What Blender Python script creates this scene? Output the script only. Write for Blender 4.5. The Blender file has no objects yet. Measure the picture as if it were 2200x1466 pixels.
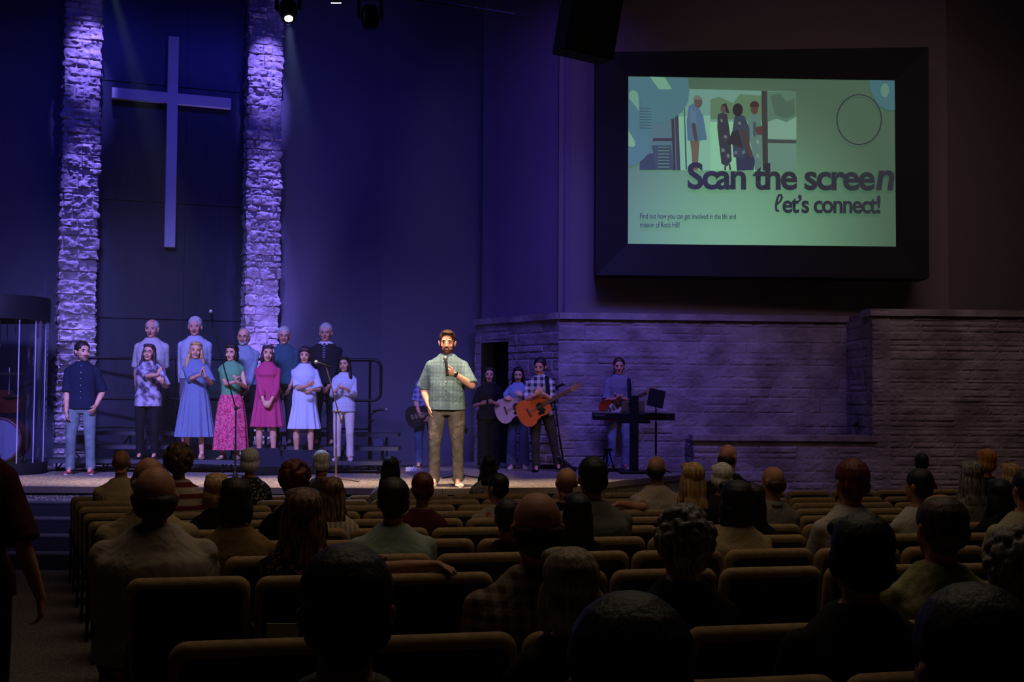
import bpy, math, random
import numpy as np
from mathutils import Vector, Matrix, Euler
random.seed(7)
SC = bpy.context.scene
COL = SC.collection
PI = math.pi
# ------------------------------------------------------------------ camera
F = 2750.0
CAMZ = 1.925
STAGE = 0.825
PITCH = math.atan(122 / F)
ROLL = 0.007
cam_d = bpy.data.cameras.new('camera'); cam = bpy.data.objects.new('camera', cam_d); COL.objects.link(cam)
cam_d.sensor_width = 36; cam_d.lens = F / 2200 * 36; cam_d.clip_end = 100; cam_d.clip_start = .05
CR = Matrix.Rotation(PI / 2 + PITCH, 3, 'X') @ Matrix.Rotation(ROLL, 3, 'Z')
cam.matrix_world = Matrix.Translation((0, 0, CAMZ)) @ CR.to_4x4()
SC.camera = cam
SC.view_settings.view_transform = 'Standard'; SC.view_settings.look = 'None'
SC.view_settings.gamma = 1; SC.view_settings.exposure = 0.0; SC.view_settings.use_curve_mapping = False
SC.cycles.use_denoising = True
SC.cycles.max_bounces = 5; SC.cycles.diffuse_bounces = 2; SC.cycles.glossy_bounces = 2
SC.cycles.volume_bounces = 0; SC.cycles.transparent_max_bounces = 6
SC.cycles.sample_clamp_indirect = 3
SC.cycles.caustics_reflective = False; SC.cycles.caustics_refractive = False

def ray(px, py):
    return CR @ Vector((px - 1100, 733 - py, -F))
def P(px, py, Y):
    """world point seen at a pixel of the 2200x1466 frame, Y metres in front of the camera"""
    d = ray(px, py); k = Y / d.y
    return Vector((d.x * k, Y, CAMZ + d.z * k))
def G(px, py, z):
    """world point seen at a pixel on the horizontal plane z"""
    d = ray(px, py); k = (z - CAMZ) / d.z
    return Vector((d.x * k, d.y * k, z))

# ------------------------------------------------------------------ world and light
W = bpy.data.worlds.new('world'); SC.world = W; W.use_nodes = True
W.node_tree.nodes['Background'].inputs[0].default_value = (0.010, 0.010, 0.02, 1)
W.node_tree.nodes['Background'].inputs[1].default_value = 0.12
def look(o, tgt):
    d = Vector(tgt) - o.location
    o.rotation_euler = d.to_track_quat('-Z', 'Y').to_euler()
def area(name, loc, tgt, sx, sy, col, e, spread=180):
    l = bpy.data.lights.new(name, 'AREA'); l.shape = 'RECTANGLE'; l.size = sx; l.size_y = sy
    l.color = col; l.energy = e; l.spread = math.radians(spread)
    o = bpy.data.objects.new(name, l); COL.objects.link(o); o.location = loc; look(o, tgt); return o
def spot(name, loc, tgt, deg, col, e, blend=.5, r=.08):
    l = bpy.data.lights.new(name, 'SPOT'); l.spot_size = math.radians(deg); l.spot_blend = blend
    l.color = col; l.energy = e; l.shadow_soft_size = r
    o = bpy.data.objects.new(name, l); COL.objects.link(o); o.location = loc; look(o, tgt); return o
VIO = (.30, .22, 1.0); BLU = (.10, .13, 1.0); WARM = (1.0, .74, .48)
# front wash on the choir and band (violet-blue gels hung over the audience)
area('stage_wash', (-4.5, 9.0, 7.6), (-4.8, 18.2, 1.4), 3.5, .8, (.26, .24, .90), 215, 44)
area('stage_wash', (1.4, 14.9, 8.3), (1.2, 20, 1.8), 2.5, .8, (.17, .13, 1.0), 60, 60)
# washes on the back walls
area('wall_wash', (-2.2, 17.0, 8.6), (-2.2, 22.0, 3.0), 3.0, .5, (.045, .05, 1.0), 34, 110)
area('wall_wash', (-5.4, 16.6, 8.6), (-5.4, 20.4, 4.0), 2.5, .5, (.05, .06, 1.0), 28, 110)
area('wall_wash', (-8.6, 16.0, 8.0), (-9.0, 19.4, 2.5), 1.6, .5, (.06, .05, 1.0), 20, 120)
# grazing beams on the two stone pillars, from above and from the floor
PILX = [(-6.55, 19.55), (-3.98, 20.60)]
for (X, Y) in PILX:
    nx, ny = .37, -.93
    spot('pillar_beam', (X + nx * 1.35, Y + ny * 1.35, 9.5), (X + nx * .1, Y + ny * .1, 7.6), 17, (.24, .18, 1.0), 2300, .8, .04)
    spot('pillar_beam', (X + nx * 1.0, Y + ny * 1.0, 9.5), (X + nx * .1, Y + ny * .1, 5.4), 14, (.25, .19, 1.0), 4200, .8, .04)
    spot('pillar_beam', (X + nx * .62, Y + ny * .62, .95), (X + nx * .1, Y + ny * .1, 2.9), 46, (.29, .19, 1.0), 700, .9, .04)
    spot('pillar_beam', (X + nx * 1.6, Y + ny * 1.6, 9.0), (X, Y, 3.0), 10, (.25, .18, 1.0), 4600, .9, .05)
# presenter follow spot and warm light along the stage front
spot('follow_spot', (.6, 3.5, 8.2), (-.80, 15.75, 1.75), 8.6, (1.0, .78, .58), 7500, .35, .1)
for X, e in ((-6.4, 80), (-4.6, 170), (-2.8, 190), (-1.0, 190), (.9, 140), (2.3, 60)):
    spot('front_downlight', (X, 14.6, 8.6), (X, 16.3, STAGE), 20, (1.0, .72, .50), e * 38, 1.0, .2)
spot('guitar_spot', (2.6, 8.0, 8.0), (.45, 18.6, 1.9), 7.0, (1.0, .66, .42), 900, .7, .1)
# house light over the audience, and an added fill on the screen wall
area('house_and_fill_light', (0.5, 8.0, 8.4), (0.5, 8.0, 0), 7.0, 6.0, (1.0, .75, .54), 82, 140)
area('house_and_fill_light', (7.5, 15.0, 8.3), (7.0, 17.0, 0), 4.0, 4.0, (1.0, .70, .62), 34, 150)
area('house_and_fill_light', (4.5, 13.0, 8.9), (5.5, 20.0, 4.5), 4.0, .5, (1.0, .68, .85), 17, 90)  # added fill without a fixture, lifts the wall around the screen
area('wall_wash', (.6, 17.2, 8.7), (.2, 21.0, 4.0), 1.2, .4, (.20, .11, 1.0), 20, 90)

# ------------------------------------------------------------------ materials
def lin(c):
    if isinstance(c, str):
        c = [int(c[i:i + 2], 16) / 255 for i in (0, 2, 4)]
        c = [x / 12.92 if x <= .04045 else ((x + .055) / 1.055) ** 2.4 for x in c]
    return (c[0], c[1], c[2], 1)
_mats = {}
def mat(name, col, rough=.8, kind=None, col2=None, scale=1., bump=0., metal=0., emit=0., spec=.3, bscale=None, alpha=1., obj=True):
    if name in _mats: return _mats[name]
    m = bpy.data.materials.new(name); m.use_nodes = True; nt = m.node_tree; N = nt.nodes; L = nt.links
    b = N['Principled BSDF']; b.inputs['Base Color'].default_value = lin(col)
    b.inputs['Roughness'].default_value = rough; b.inputs['Metallic'].default_value = metal
    b.inputs['Specular IOR Level'].default_value = spec
    if emit:
        b.inputs['Emission Color'].default_value = lin(col); b.inputs['Emission Strength'].default_value = emit
    if alpha < 1: b.inputs['Alpha'].default_value = alpha
    tc = N.new('ShaderNodeTexCoord'); co = tc.outputs['Object']
    def mapping(s):
        mp = N.new('ShaderNodeMapping'); mp.inputs['Scale'].default_value = s; L.new(co, mp.inputs[0]); return mp.outputs[0]
    def mix(fac, a, c):
        x = N.new('ShaderNodeMix'); x.data_type = 'RGBA'; L.new(fac, x.inputs[0])
        for i, v in ((6, a), (7, c)):
            if isinstance(v, tuple): x.inputs[i].default_value = v
            else: L.new(v, x.inputs[i])
        return x.outputs[2]
    def ramp(v, lo, hi):
        r = N.new('ShaderNodeMapRange'); r.inputs[1].default_value = lo; r.inputs[2].default_value = hi; L.new(v, r.inputs[0]); return r.outputs[0]
    c1 = lin(col); c2 = lin(col2) if col2 is not None else c1
    out = None
    if kind == 'noise':
        n = N.new('ShaderNodeTexNoise'); n.inputs['Scale'].default_value = scale; n.inputs['Detail'].default_value = 5; L.new(co, n.inputs[0])
        out = mix(ramp(n.outputs[0], .38, .62), c1, c2)
    elif kind == 'hair':
        n = N.new('ShaderNodeTexNoise'); n.inputs['Scale'].default_value = 55; n.inputs['Detail'].default_value = 3
        L.new(mapping((1.3, 1.3, .16)), n.inputs[0]); out = mix(ramp(n.outputs[0], .4, .62), c1, c2)
        bp = N.new('ShaderNodeBump'); bp.inputs['Strength'].default_value = .7; bp.inputs['Distance'].default_value = .006
        L.new(n.outputs[0], bp.inputs['Height']); L.new(bp.outputs[0], b.inputs['Normal'])
    elif kind == 'dots':
        ws = []
        for ax in 'XZ':
            w = N.new('ShaderNodeTexWave'); w.bands_direction = ax; w.inputs['Scale'].default_value = scale; L.new(co, w.inputs[0]); ws.append(w.outputs[0])
        a = N.new('ShaderNodeMath'); a.operation = 'MULTIPLY'; L.new(ws[0], a.inputs[0]); L.new(ws[1], a.inputs[1]); out = mix(ramp(a.outputs[0], .45, .6), c1, c2)
    elif kind == 'floral':
        n = N.new('ShaderNodeTexVoronoi'); n.inputs['Scale'].default_value = scale; L.new(co, n.inputs[0])
        n2 = N.new('ShaderNodeTexNoise'); n2.inputs['Scale'].default_value = scale * 1.7; L.new(co, n2.inputs[0])
        a = mix(ramp(n.outputs['Distance'], .42, .30), c1, c2)
        out = mix(ramp(n2.outputs[0], .56, .6), a, c1)
    elif kind == 'paisley':
        n = N.new('ShaderNodeTexVoronoi'); n.inputs['Scale'].default_value = scale; L.new(co, n.inputs[0])
        n2 = N.new('ShaderNodeTexNoise'); n2.inputs['Scale'].default_value = scale * .9; n2.inputs['Distortion'].default_value = 2.; L.new(co, n2.inputs[0])
        a = mix(ramp(n2.outputs[0], .47, .53), c1, c2)
        hs = N.new('ShaderNodeHueSaturation'); hs.inputs['Saturation'].default_value = .7; hs.inputs['Value'].default_value = .45; L.new(n.outputs['Color'], hs.inputs['Color'])
        out = mix(ramp(n.outputs['Distance'], .25, .12), a, hs.outputs[0])
    elif kind in ('plaid', 'stripes', 'hstripes', 'check'):
        def band(axis, sc, th):
            w = N.new('ShaderNodeTexWave'); w.bands_direction = axis; w.inputs['Scale'].default_value = sc; L.new(co, w.inputs[0])
            return ramp(w.outputs[0], th - .05, th + .05)
        if kind == 'plaid':
            a = N.new('ShaderNodeMath'); a.operation = 'ADD'; L.new(band('X', scale, .5), a.inputs[0]); L.new(band('Z', scale, .5), a.inputs[1])
            h = N.new('ShaderNodeMath'); h.operation = 'MULTIPLY'; h.inputs[1].default_value = .5; L.new(a.outputs[0], h.inputs[0]); out = mix(h.outputs[0], c1, c2)
        elif kind == 'check':
            a = N.new('ShaderNodeMath'); a.operation = 'MAXIMUM'; L.new(band('X', scale, .9), a.inputs[0]); L.new(band('Z', scale, .9), a.inputs[1]); out = mix(a.outputs[0], c1, c2)
        else: out = mix(band('X' if kind == 'stripes' else 'Z', scale, .6), c1, c2)
    elif kind == 'brushed':
        n = N.new('ShaderNodeTexNoise'); n.inputs['Scale'].default_value = scale; L.new(mapping((1, 1, .12)), n.inputs[0]); out = mix(n.outputs[0], c1, c2)
    elif kind == 'wood':
        n = N.new('ShaderNodeTexNoise'); n.inputs['Scale'].default_value = scale; n.inputs['Detail'].default_value = 4; L.new(mapping((.4, 4, 9)), n.inputs[0]); out = mix(n.outputs[0], c1, c2)
    elif kind == 'carpet':
        n = N.new('ShaderNodeTexNoise'); n.inputs['Scale'].default_value = scale; n.inputs['Detail'].default_value = 2; L.new(co, n.inputs[0])
        out = mix(ramp(n.outputs[0], .35, .65), c1, c2)
        bp = N.new('ShaderNodeBump'); bp.inputs['Strength'].default_value = .8; bp.inputs['Distance'].default_value = .01
        L.new(n.outputs[0], bp.inputs['Height']); L.new(bp.outputs[0], b.inputs['Normal'])
    if out is not None:
        L.new(out, b.inputs['Base Color'])
        if emit: L.new(out, b.inputs['Emission Color'])
    if bump and kind not in ('hair', 'carpet'):
        n = N.new('ShaderNodeTexNoise'); n.inputs['Scale'].default_value = bscale or 9; n.inputs['Detail'].default_value = 3
        n.inputs['Distortion'].default_value = .6; L.new(co, n.inputs[0])
        bp = N.new('ShaderNodeBump'); bp.inputs['Strength'].default_value = bump; bp.inputs['Distance'].default_value = .03
        L.new(n.outputs[0], bp.inputs['Height']); L.new(bp.outputs[0], b.inputs['Normal'])
    _mats[name] = m
    return m
def cloth(name, col, kind=None, col2=None, scale=1., bump=.55, rough=.85, bscale=9):
    return mat('cloth_' + name, col, rough, kind, col2, scale, bump, spec=.15, bscale=bscale)
BLACK = mat('black_metal', '0b0b0d', .45, metal=.3)
MATTE = mat('matte_black', '08080a', .9)
CHROME = mat('chrome', 'c8c8c8', .25, metal=1)
SKIN = mat('skin_fair', 'd9a488', .55, 'noise', 'c98f74', 14)
SKIN2 = mat('skin_tan', 'b07f62', .55, 'noise', '9c6b50', 14)
SKIN3 = mat('skin_rosy', 'd39a86', .55, 'noise', 'bd7d69', 14)
EYEW = mat('eye_white', '8f8a86', .5, spec=.1); EYED = mat('eye_dark', '120d0a', .2)
LIP = mat('lips', '8c3f3d', .5); TEETH = mat('teeth', 'd8d2c8', .4); MOUTHD = mat('mouth_inside', '2a0c0c', .8)
def hairm(n, a, b): return mat('hair_' + n, a, .55, 'hair', b, spec=.35)
H_BROWN = hairm('brown', '26170e', '452b1a'); H_DARK = hairm('dark_brown', '150e0b', '251712'); H_BLACK = hairm('black', '060505', '0e0b0b')
H_GREY = hairm('grey', '8d8a86', 'c2beb8'); H_WHITE = hairm('white', 'b5b0a8', 'e2ddd4'); H_BLOND = hairm('blond', '8d6b42', 'c8a46e')
H_RED = hairm('auburn', '3d150d', '6b2a17'); H_SALT = hairm('salt_and_pepper', '3f3a36', '8a837a'); H_HILITE = hairm('highlighted_brown', '2c1c13', '8a6546')
H_GINGER = hairm('ginger_blond', '8a5424', 'd08f45')

# ------------------------------------------------------------------ mesh builder
class MB:
    def __init__(s): s.v = []; s.f = []; s.m = []
    def add(s, vs, fs, mi=0):
        o = len(s.v); s.v.extend([tuple(v) for v in vs]); s.f.extend([tuple(i + o for i in f) for f in fs]); s.m.extend([mi] * len(fs)); return s
    def box(s, c, d, mi=0, R=None, taper=1.):
        c = Vector(c); x, y, z = d[0] / 2, d[1] / 2, d[2] / 2
        vs = [Vector((a * x * (taper if k > 0 else 1), b * y * (taper if k > 0 else 1), k * z)) for k in (-1, 1) for b in (-1, 1) for a in (-1, 1)]
        if R is not None: vs = [R @ v for v in vs]
        return s.add([v + c for v in vs], [(0, 2, 3, 1), (4, 5, 7, 6), (0, 1, 5, 4), (2, 6, 7, 3), (0, 4, 6, 2), (1, 3, 7, 5)], mi)
    def rings(s, rings, mi=0, cap=True):
        n = len(rings[0]); vs = [p for r in rings for p in r]; fs = []
        for i in range(len(rings) - 1):
            for j in range(n):
                k = (j + 1) % n; fs.append((i * n + j, i * n + k, (i + 1) * n + k, (i + 1) * n + j))
        if cap: fs.append(tuple(range(n))[::-1]); fs.append(tuple((len(rings) - 1) * n + j for j in range(n)))
        return s.add(vs, fs, mi)
    def tube(s, pts, r, n=10, mi=0, rnd=False):
        pts = [Vector(p) for p in pts]
        rr = [r] * len(pts) if isinstance(r, (int, float)) else list(r)
        if rnd:
            d0 = (pts[0] - pts[1]).normalized(); d1 = (pts[-1] - pts[-2]).normalized()
            a = [(pts[0] + d0 * rr[0] * .86, rr[0] * .5), (pts[0] + d0 * rr[0] * .5, rr[0] * .86)]
            b = [(pts[-1] + d1 * rr[-1] * .5, rr[-1] * .86), (pts[-1] + d1 * rr[-1] * .86, rr[-1] * .5)]
            pts = [a[0][0], a[1][0]] + pts + [b[0][0], b[1][0]]; rr = [a[0][1], a[1][1]] + rr + [b[0][1], b[1][1]]
        out = []; up = None
        for i, p in enumerate(pts):
            t = (pts[min(i + 1, len(pts) - 1)] - pts[max(i - 1, 0)]).normalized()
            if up is None: up = t.orthogonal().normalized()
            up = (up - t * up.dot(t)).normalized(); sd = t.cross(up)
            out.append([p + (up * math.cos(2 * PI * j / n) + sd * math.sin(2 * PI * j / n)) * rr[i] for j in range(n)])
        return s.rings(out, mi)
    def cap(s, a, b, ra, rb, n=10, mi=0): return s.tube([a, b], [ra, rb], n, mi, True)
    def ell(s, c, r, mi=0, R=None, n=14, k=9):
        c = Vector(c); out = []
        for i in range(k + 1):
            t = PI * (i + .04) / (k + .08); out.append([Vector((r[0] * math.sin(t) * math.cos(2 * PI * j / n), r[1] * math.sin(t) * math.sin(2 * PI * j / n), -r[2] * math.cos(t))) for j in range(n)])
        out = [[(R @ p if R is not None else p) + c for p in q] for q in out]
        return s.rings(out, mi)
    def loft(s, secs, n=20, mi=0, T=None, p=2.2, pleat=None):
        out = []
        for sc in secs:
            z, rx, ry = sc[0], sc[1], sc[2]; y0 = sc[3] if len(sc) > 3 else 0; am = sc[4] if len(sc) > 4 else 0
            ring = []
            for j in range(n):
                a = 2 * PI * j / n; c, d = math.cos(a), math.sin(a)
                m = 1 + (am * math.sin(a * pleat + 1.3 * math.sin(3 * a)) if pleat else 0)
                v = Vector((math.copysign(abs(c) ** (2 / p), c) * rx * m, math.copysign(abs(d) ** (2 / p), d) * ry * m + y0, z))
                ring.append(T(v) if T else v)
            out.append(ring)
        return s.rings(out, mi)
    def lathe(s, prof, c=(0, 0, 0), n=24, mi=0, R=None):
        c = Vector(c); out = [[Vector((r * math.cos(2 * PI * j / n), r * math.sin(2 * PI * j / n), z)) for j in range(n)] for r, z in prof]
        return s.rings([[(R @ p if R is not None else p) + c for p in q] for q in out], mi)
    def prism(s, pts, depth, mi=0, T=None):
        """pts in (x,z); extruded along +y"""
        n = len(pts); vs = [Vector((x, 0, z)) for x, z in pts] + [Vector((x, depth, z)) for x, z in pts]
        if T: vs = [T(v) for v in vs]
        return s.add(vs, [tuple(range(n))[::-1], tuple(range(n, 2 * n))] + [(i, (i + 1) % n, n + (i + 1) % n, n + i) for i in range(n)], mi)
    def poly(s, vs, mi=0): return s.add(vs, [tuple(range(len(vs)))], mi)
    def build(s, name, mats, parent=None, smooth=True, vox=None, sm=3, bevel=0):
        me = bpy.data.meshes.new(name); me.from_pydata(s.v, [], s.f)
        if not isinstance(mats, (list, tuple)): mats = [mats]
        for m in mats: me.materials.append(m)
        if len(mats) > 1: me.polygons.foreach_set('material_index', s.m)
        if smooth: me.polygons.foreach_set('use_smooth', [True] * len(me.polygons))
        me.update(); o = bpy.data.objects.new(name, me); COL.objects.link(o)
        if parent: o.parent = parent
        if vox:
            md = o.modifiers.new('remesh', 'REMESH'); md.mode = 'VOXEL'; md.voxel_size = vox; md.use_smooth_shade = True
            if sm: sd = o.modifiers.new('smooth', 'SMOOTH'); sd.factor = .5; sd.iterations = sm
        elif bevel:
            md = o.modifiers.new('bevel', 'BEVEL'); md.width = bevel; md.segments = 2; md.limit_method = 'ANGLE'
            me.polygons.foreach_set('use_smooth', [False] * len(me.polygons))
        elif smooth:
            try: me.set_sharp_from_angle(angle=math.radians(42))
            except Exception: pass
        return o
def thing(name, label, cat, loc=(0, 0, 0), rz=0, group=None, rot=None):
    o = bpy.data.objects.new(name, None); COL.objects.link(o); o.location = loc; o.rotation_euler = rot if rot else (0, 0, rz)
    o.empty_display_size = .1; o['label'] = label; o['category'] = cat
    if group: o['group'] = group
    return o
def tag(o, label, cat, group=None):
    o['label'] = label; o['category'] = cat
    if group: o['group'] = group
    return o
def struct(o): o['kind'] = 'structure'; return o
ORD = ['first', 'second', 'third', 'fourth', 'fifth', 'sixth', 'seventh', 'eighth', 'ninth', 'tenth', 'eleventh', 'twelfth', 'thirteenth', 'fourteenth', 'fifteenth', 'sixteenth', 'seventeenth', 'eighteenth', 'nineteenth', 'twentieth', 'twenty-first', 'twenty-second', 'twenty-third', 'twenty-fourth', 'twenty-fifth', 'twenty-sixth']

# ------------------------------------------------------------------ stone relief
def _h(ix, iy, sd):
    n = (ix.astype(np.int64) * 374761393 + iy.astype(np.int64) * 668265263 + sd * 982451653) & 0x7fffffff
    n = ((n ^ (n >> 13)) * 1274126177) & 0x7fffffff
    return ((n ^ (n >> 16)) & 0xffff) / 65535.
def vn(x, y, sd=0):
    ix, iy = np.floor(x), np.floor(y); fx, fy = x - ix, y - iy; fx = fx * fx * (3 - 2 * fx); fy = fy * fy * (3 - 2 * fy)
    a, b, c, d = _h(ix, iy, sd), _h(ix + 1, iy, sd), _h(ix, iy + 1, sd), _h(ix + 1, iy + 1, sd)
    return (a * (1 - fx) + b * fx) * (1 - fy) + (c * (1 - fx) + d * fx) * fy
def stone(u, v, sd, hmin, hmax, wmin, wmax, relief, rough, mort=.012):
    """relief height (metres) of a coursed stone face at arrays u, v"""
    rnd = random.Random(sd); z = v.min() - .1; H = np.zeros_like(u)
    while z < v.max() + .1:
        h = rnd.uniform(hmin, hmax); rows = (v >= z) & (v < z + h)
        x = u.min() - rnd.uniform(0, wmax)
        while x < u.max() + .1:
            w = rnd.uniform(wmin, wmax); m = rows & (u >= x) & (u < x + w)
            if m.any():
                wob = .012 * (vn(u[m] * 7, v[m] * 7, sd) - .5)
                e = np.minimum(np.minimum(u[m] - x, x + w - u[m]), np.minimum(v[m] - z, z + h - v[m])) + wob
                split = rnd.random() < .3 and h > .19
                if split: e = np.minimum(e, np.abs(v[m] - z - h * .5))
                k = np.clip((e - mort * .4) / mort, 0, 1); k = k * k * (3 - 2 * k)
                base = relief * rnd.uniform(.35, 1.); tilt = rnd.uniform(-.1, .1) * relief * 4
                H[m] = k * (base + tilt * ((v[m] - z) / h - .5))
                if rnd.random() < .12: H[m] *= .45
            x += w
        z += h
    r = (vn(u * 9, v * 13, sd + 1) - .5) * 1.1 + (vn(u * 22, v * 30, sd + 2) - .5) * .8 + (vn(u * 48, v * 55, sd + 3) - .5) * .45
    return H + rough * r * np.clip(H / (relief * .4), 0, 1)
def stone_wall(name, a, b, z0, z1, sd, mt, res=.03, thick=.25, relief=.03, rough=.012, hh=(.09, .22), ww=(.2, .75), parent=None):
    """coursed stone face from ground point a to b, outward face to the right-hand side of a->b seen from above; solid, thick behind"""
    a = Vector(a[:2]); b = Vector(b[:2]); L = (b - a).length; d = (b - a) / L; n = Vector((d.y, -d.x))
    nu = max(2, int(L / res)); nv = max(2, int((z1 - z0) / res))
    U, Vv = np.meshgrid(np.linspace(0, L, nu + 1), np.linspace(z0, z1, nv + 1)); Hh = stone(U, Vv, sd, hh[0], hh[1], ww[0], ww[1], relief, rough)
    X = a.x + d.x * U + n.x * Hh; Y = a.y + d.y * U + n.y * Hh
    vs = np.stack([X, Y, Vv], -1).reshape(-1, 3).tolist(); w = nu + 1
    fs = [(j * w + i, j * w + i + 1, (j + 1) * w + i + 1, (j + 1) * w + i) for j in range(nv) for i in range(nu)]
    m = MB(); m.add(vs, fs)
    k = len(vs); q = [(a - n * thick), (b - n * thick)]
    m.v += [(q[0].x, q[0].y, z0), (q[1].x, q[1].y, z0), (q[1].x, q[1].y, z1), (q[0].x, q[0].y, z1)]
    bot = list(range(w)); top = [nv * w + i for i in range(w)]; lf = [j * w for j in range(nv + 1)]; rt = [j * w + nu for j in range(nv + 1)]
    ex = [tuple(bot[::-1] + [k, k + 1]), tuple(top + [k + 2, k + 3]), tuple(lf + [k + 3, k]), tuple(rt[::-1] + [k + 1, k + 2]), (k + 1, k, k + 3, k + 2)]
    m.f += ex; m.m += [0] * len(ex)
    return m.build(name, mt, parent, smooth=False)
# ------------------------------------------------------------------ room shell
M_WALLB = mat('painted_wall_blue_side', '50505e', .75, bump=.05, bscale=3)
M_WALLR = mat('painted_wall_taupe', '6b5f5e', .8, bump=.05, bscale=3)
M_PANEL = mat('metal_panel', '1d202e', .33, 'brushed', '2a2e40', 14, spec=.6, metal=.35)
M_STONE = mat('limestone', 'a39a9c', .9, 'noise', '8a8082', 3.5, bump=.5, bscale=30)
M_STONE2 = mat('ledge_stone', '968a8c', .9, 'noise', '746768', 2.2, bump=.35, bscale=18)
M_CARPET = mat('aisle_carpet', '6e655f', 1, 'carpet', '463f3b', 60, spec=.05)
M_STAGE = mat('stage_carpet', '8d8379', 1, 'carpet', '4a443f', 38, spec=.05)
M_DARK = mat('dark_void', '050505', 1)
M_CEIL = mat('ceiling_dark', '141416', .95)

def slab(name, pts, z0, z1, m):
    b = MB(); n = len(pts); b.add([(x, y, z0) for x, y in pts] + [(x, y, z1) for x, y in pts], [tuple(range(n))[::-1], tuple(range(n, 2 * n))] + [(i, (i + 1) % n, n + (i + 1) % n, n + i) for i in range(n)])
    return struct(b.build(name, m, smooth=False))
def wallseg(name, a, b, z0, z1, m, t=.2, holes=()):
    a = Vector(a); b = Vector(b); d = (b - a).normalized(); n = Vector((-d.y, d.x))
    return slab(name, [tuple(a), tuple(b), tuple(b + n * t), tuple(a + n * t)], z0, z1, m)
def floor_z(y): return max(0., .417 - .030 * y)
# sloping auditorium floor
b = MB(); ys = [-5, 0, 4, 8, 13.9, 24]
for i in range(len(ys) - 1):
    za, zb = floor_z(ys[i]), floor_z(ys[i + 1])
    b.add([(-13, ys[i], za), (14, ys[i], za), (14, ys[i + 1], zb), (-13, ys[i + 1], zb)], [(0, 1, 2, 3)])
b.add([(-13, -5, -.3), (14, -5, -.3), (14, 24, -.3), (-13, 24, -.3)], [(3, 2, 1, 0)])
struct(b.build('floor', M_CARPET, smooth=False))
slab('ceiling', [(-13, -5), (14, -5), (14, 24), (-13, 24)], 9.6, 9.8, M_CEIL)
wallseg('wall_back', (14, -5), (-13, -5), 0, 9.6, M_WALLR)
wallseg('wall_left', (-13, -5), (-13, 24), 0, 9.6, M_WALLR, -.2)
wallseg('wall_right', (14, -5), (14, 24), 0, 9.6, M_WALLR)
# stage: front edge swings back on the right
e0 = G(60, 1046, STAGE); e1 = G(950, 1051, STAGE); e2 = G(1215, 1048, STAGE); e3 = G(1335, 1033, STAGE); e4 = G(1500, 1018, STAGE)
front = [(-10.5, e0.y + .1), (e0.x, e0.y), (e1.x, e1.y), (e2.x, e2.y), (e3.x, e3.y), (e4.x, e4.y), (4.2, 19.2), (4.2, 24), (-13, 24), (-13, 16.0)]
slab('floor_stage', front, -.02, STAGE, M_STAGE)
M_NOSE = mat('stage_edge_trim', '4b4038', .7)
b = MB()
fr = front[:6]
for i in range(len(fr) - 1):
    a, c = Vector(fr[i]), Vector(fr[i + 1]); d = (c - a).normalized(); n = Vector((d.y, -d.x))
    q = [a, c, c + n * .03, a + n * .03]; b.add([(p.x, p.y, STAGE - .07) for p in q] + [(p.x, p.y, STAGE + .004) for p in q], [(3, 2, 1, 0), (4, 5, 6, 7), (2, 3, 7, 6), (0, 1, 5, 4), (1, 2, 6, 5), (3, 0, 4, 7)])
struct(b.build('trim_1', M_NOSE, smooth=False))
# stage stairs at the left aisle
st = thing('stage_stairs', 'carpeted stage stairs at the end of the left aisle', 'stairs', (-4.95, 15.3, 0))
M_RISER = mat('step_riser', '1c1b20', .9); M_STEP = mat('step_carpet', '55524f', 1, 'carpet', '3c3a3a', 60)
for k in range(1, 5):
    y1 = 15.28 + .0; y0 = 15.30 - .29 * k; zt = STAGE - .165 * k
    bb = MB(); bb.box((0, (y0 - .0 + 15.27) / 2 - 15.3, zt / 2), (2.2, 15.27 - y0, zt)); bb.tube([(-1.1, y0 - 15.3 + .01, zt - .012), (1.1, y0 - 15.3 + .01, zt - .012)], .014, 8)
    so_ = bb.build('step', M_RISER, st, smooth=False); bb = MB(); bb.box((0, (y0 + 15.27) / 2 - 15.3, zt + .004), (2.2, 15.27 - y0, .008)); bb.build('tread', M_STEP, so_, smooth=False)

# back wall behind the cross (turned about 22 degrees), pillars
def cw(x): return 20.25 + (x + 5.27) * .40      # depth of the pillar line at X
aL = (-10.5, cw(-10.5) + .45); aR = (-3.6, cw(-3.6) + .45)
wallseg('wall_far_left', (-12.9, cw(-12.9) + 1.2), (-6.75, cw(-6.75) + .5), STAGE, 9.6, M_WALLB)
wallseg('wall_behind_cross', (-6.8, cw(-6.8) + .42), (-3.7, cw(-3.7) + .42), STAGE, 9.6, M_WALLB)
wallseg('wall_backdrop', (-3.9, cw(-3.9) + .3), (-2.2, 21.9), STAGE, 9.6, M_WALLB)
wallseg('wall_backdrop', (-2.25, 21.88), (-.2, 22.35), STAGE, 9.6, M_WALLB)
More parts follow.
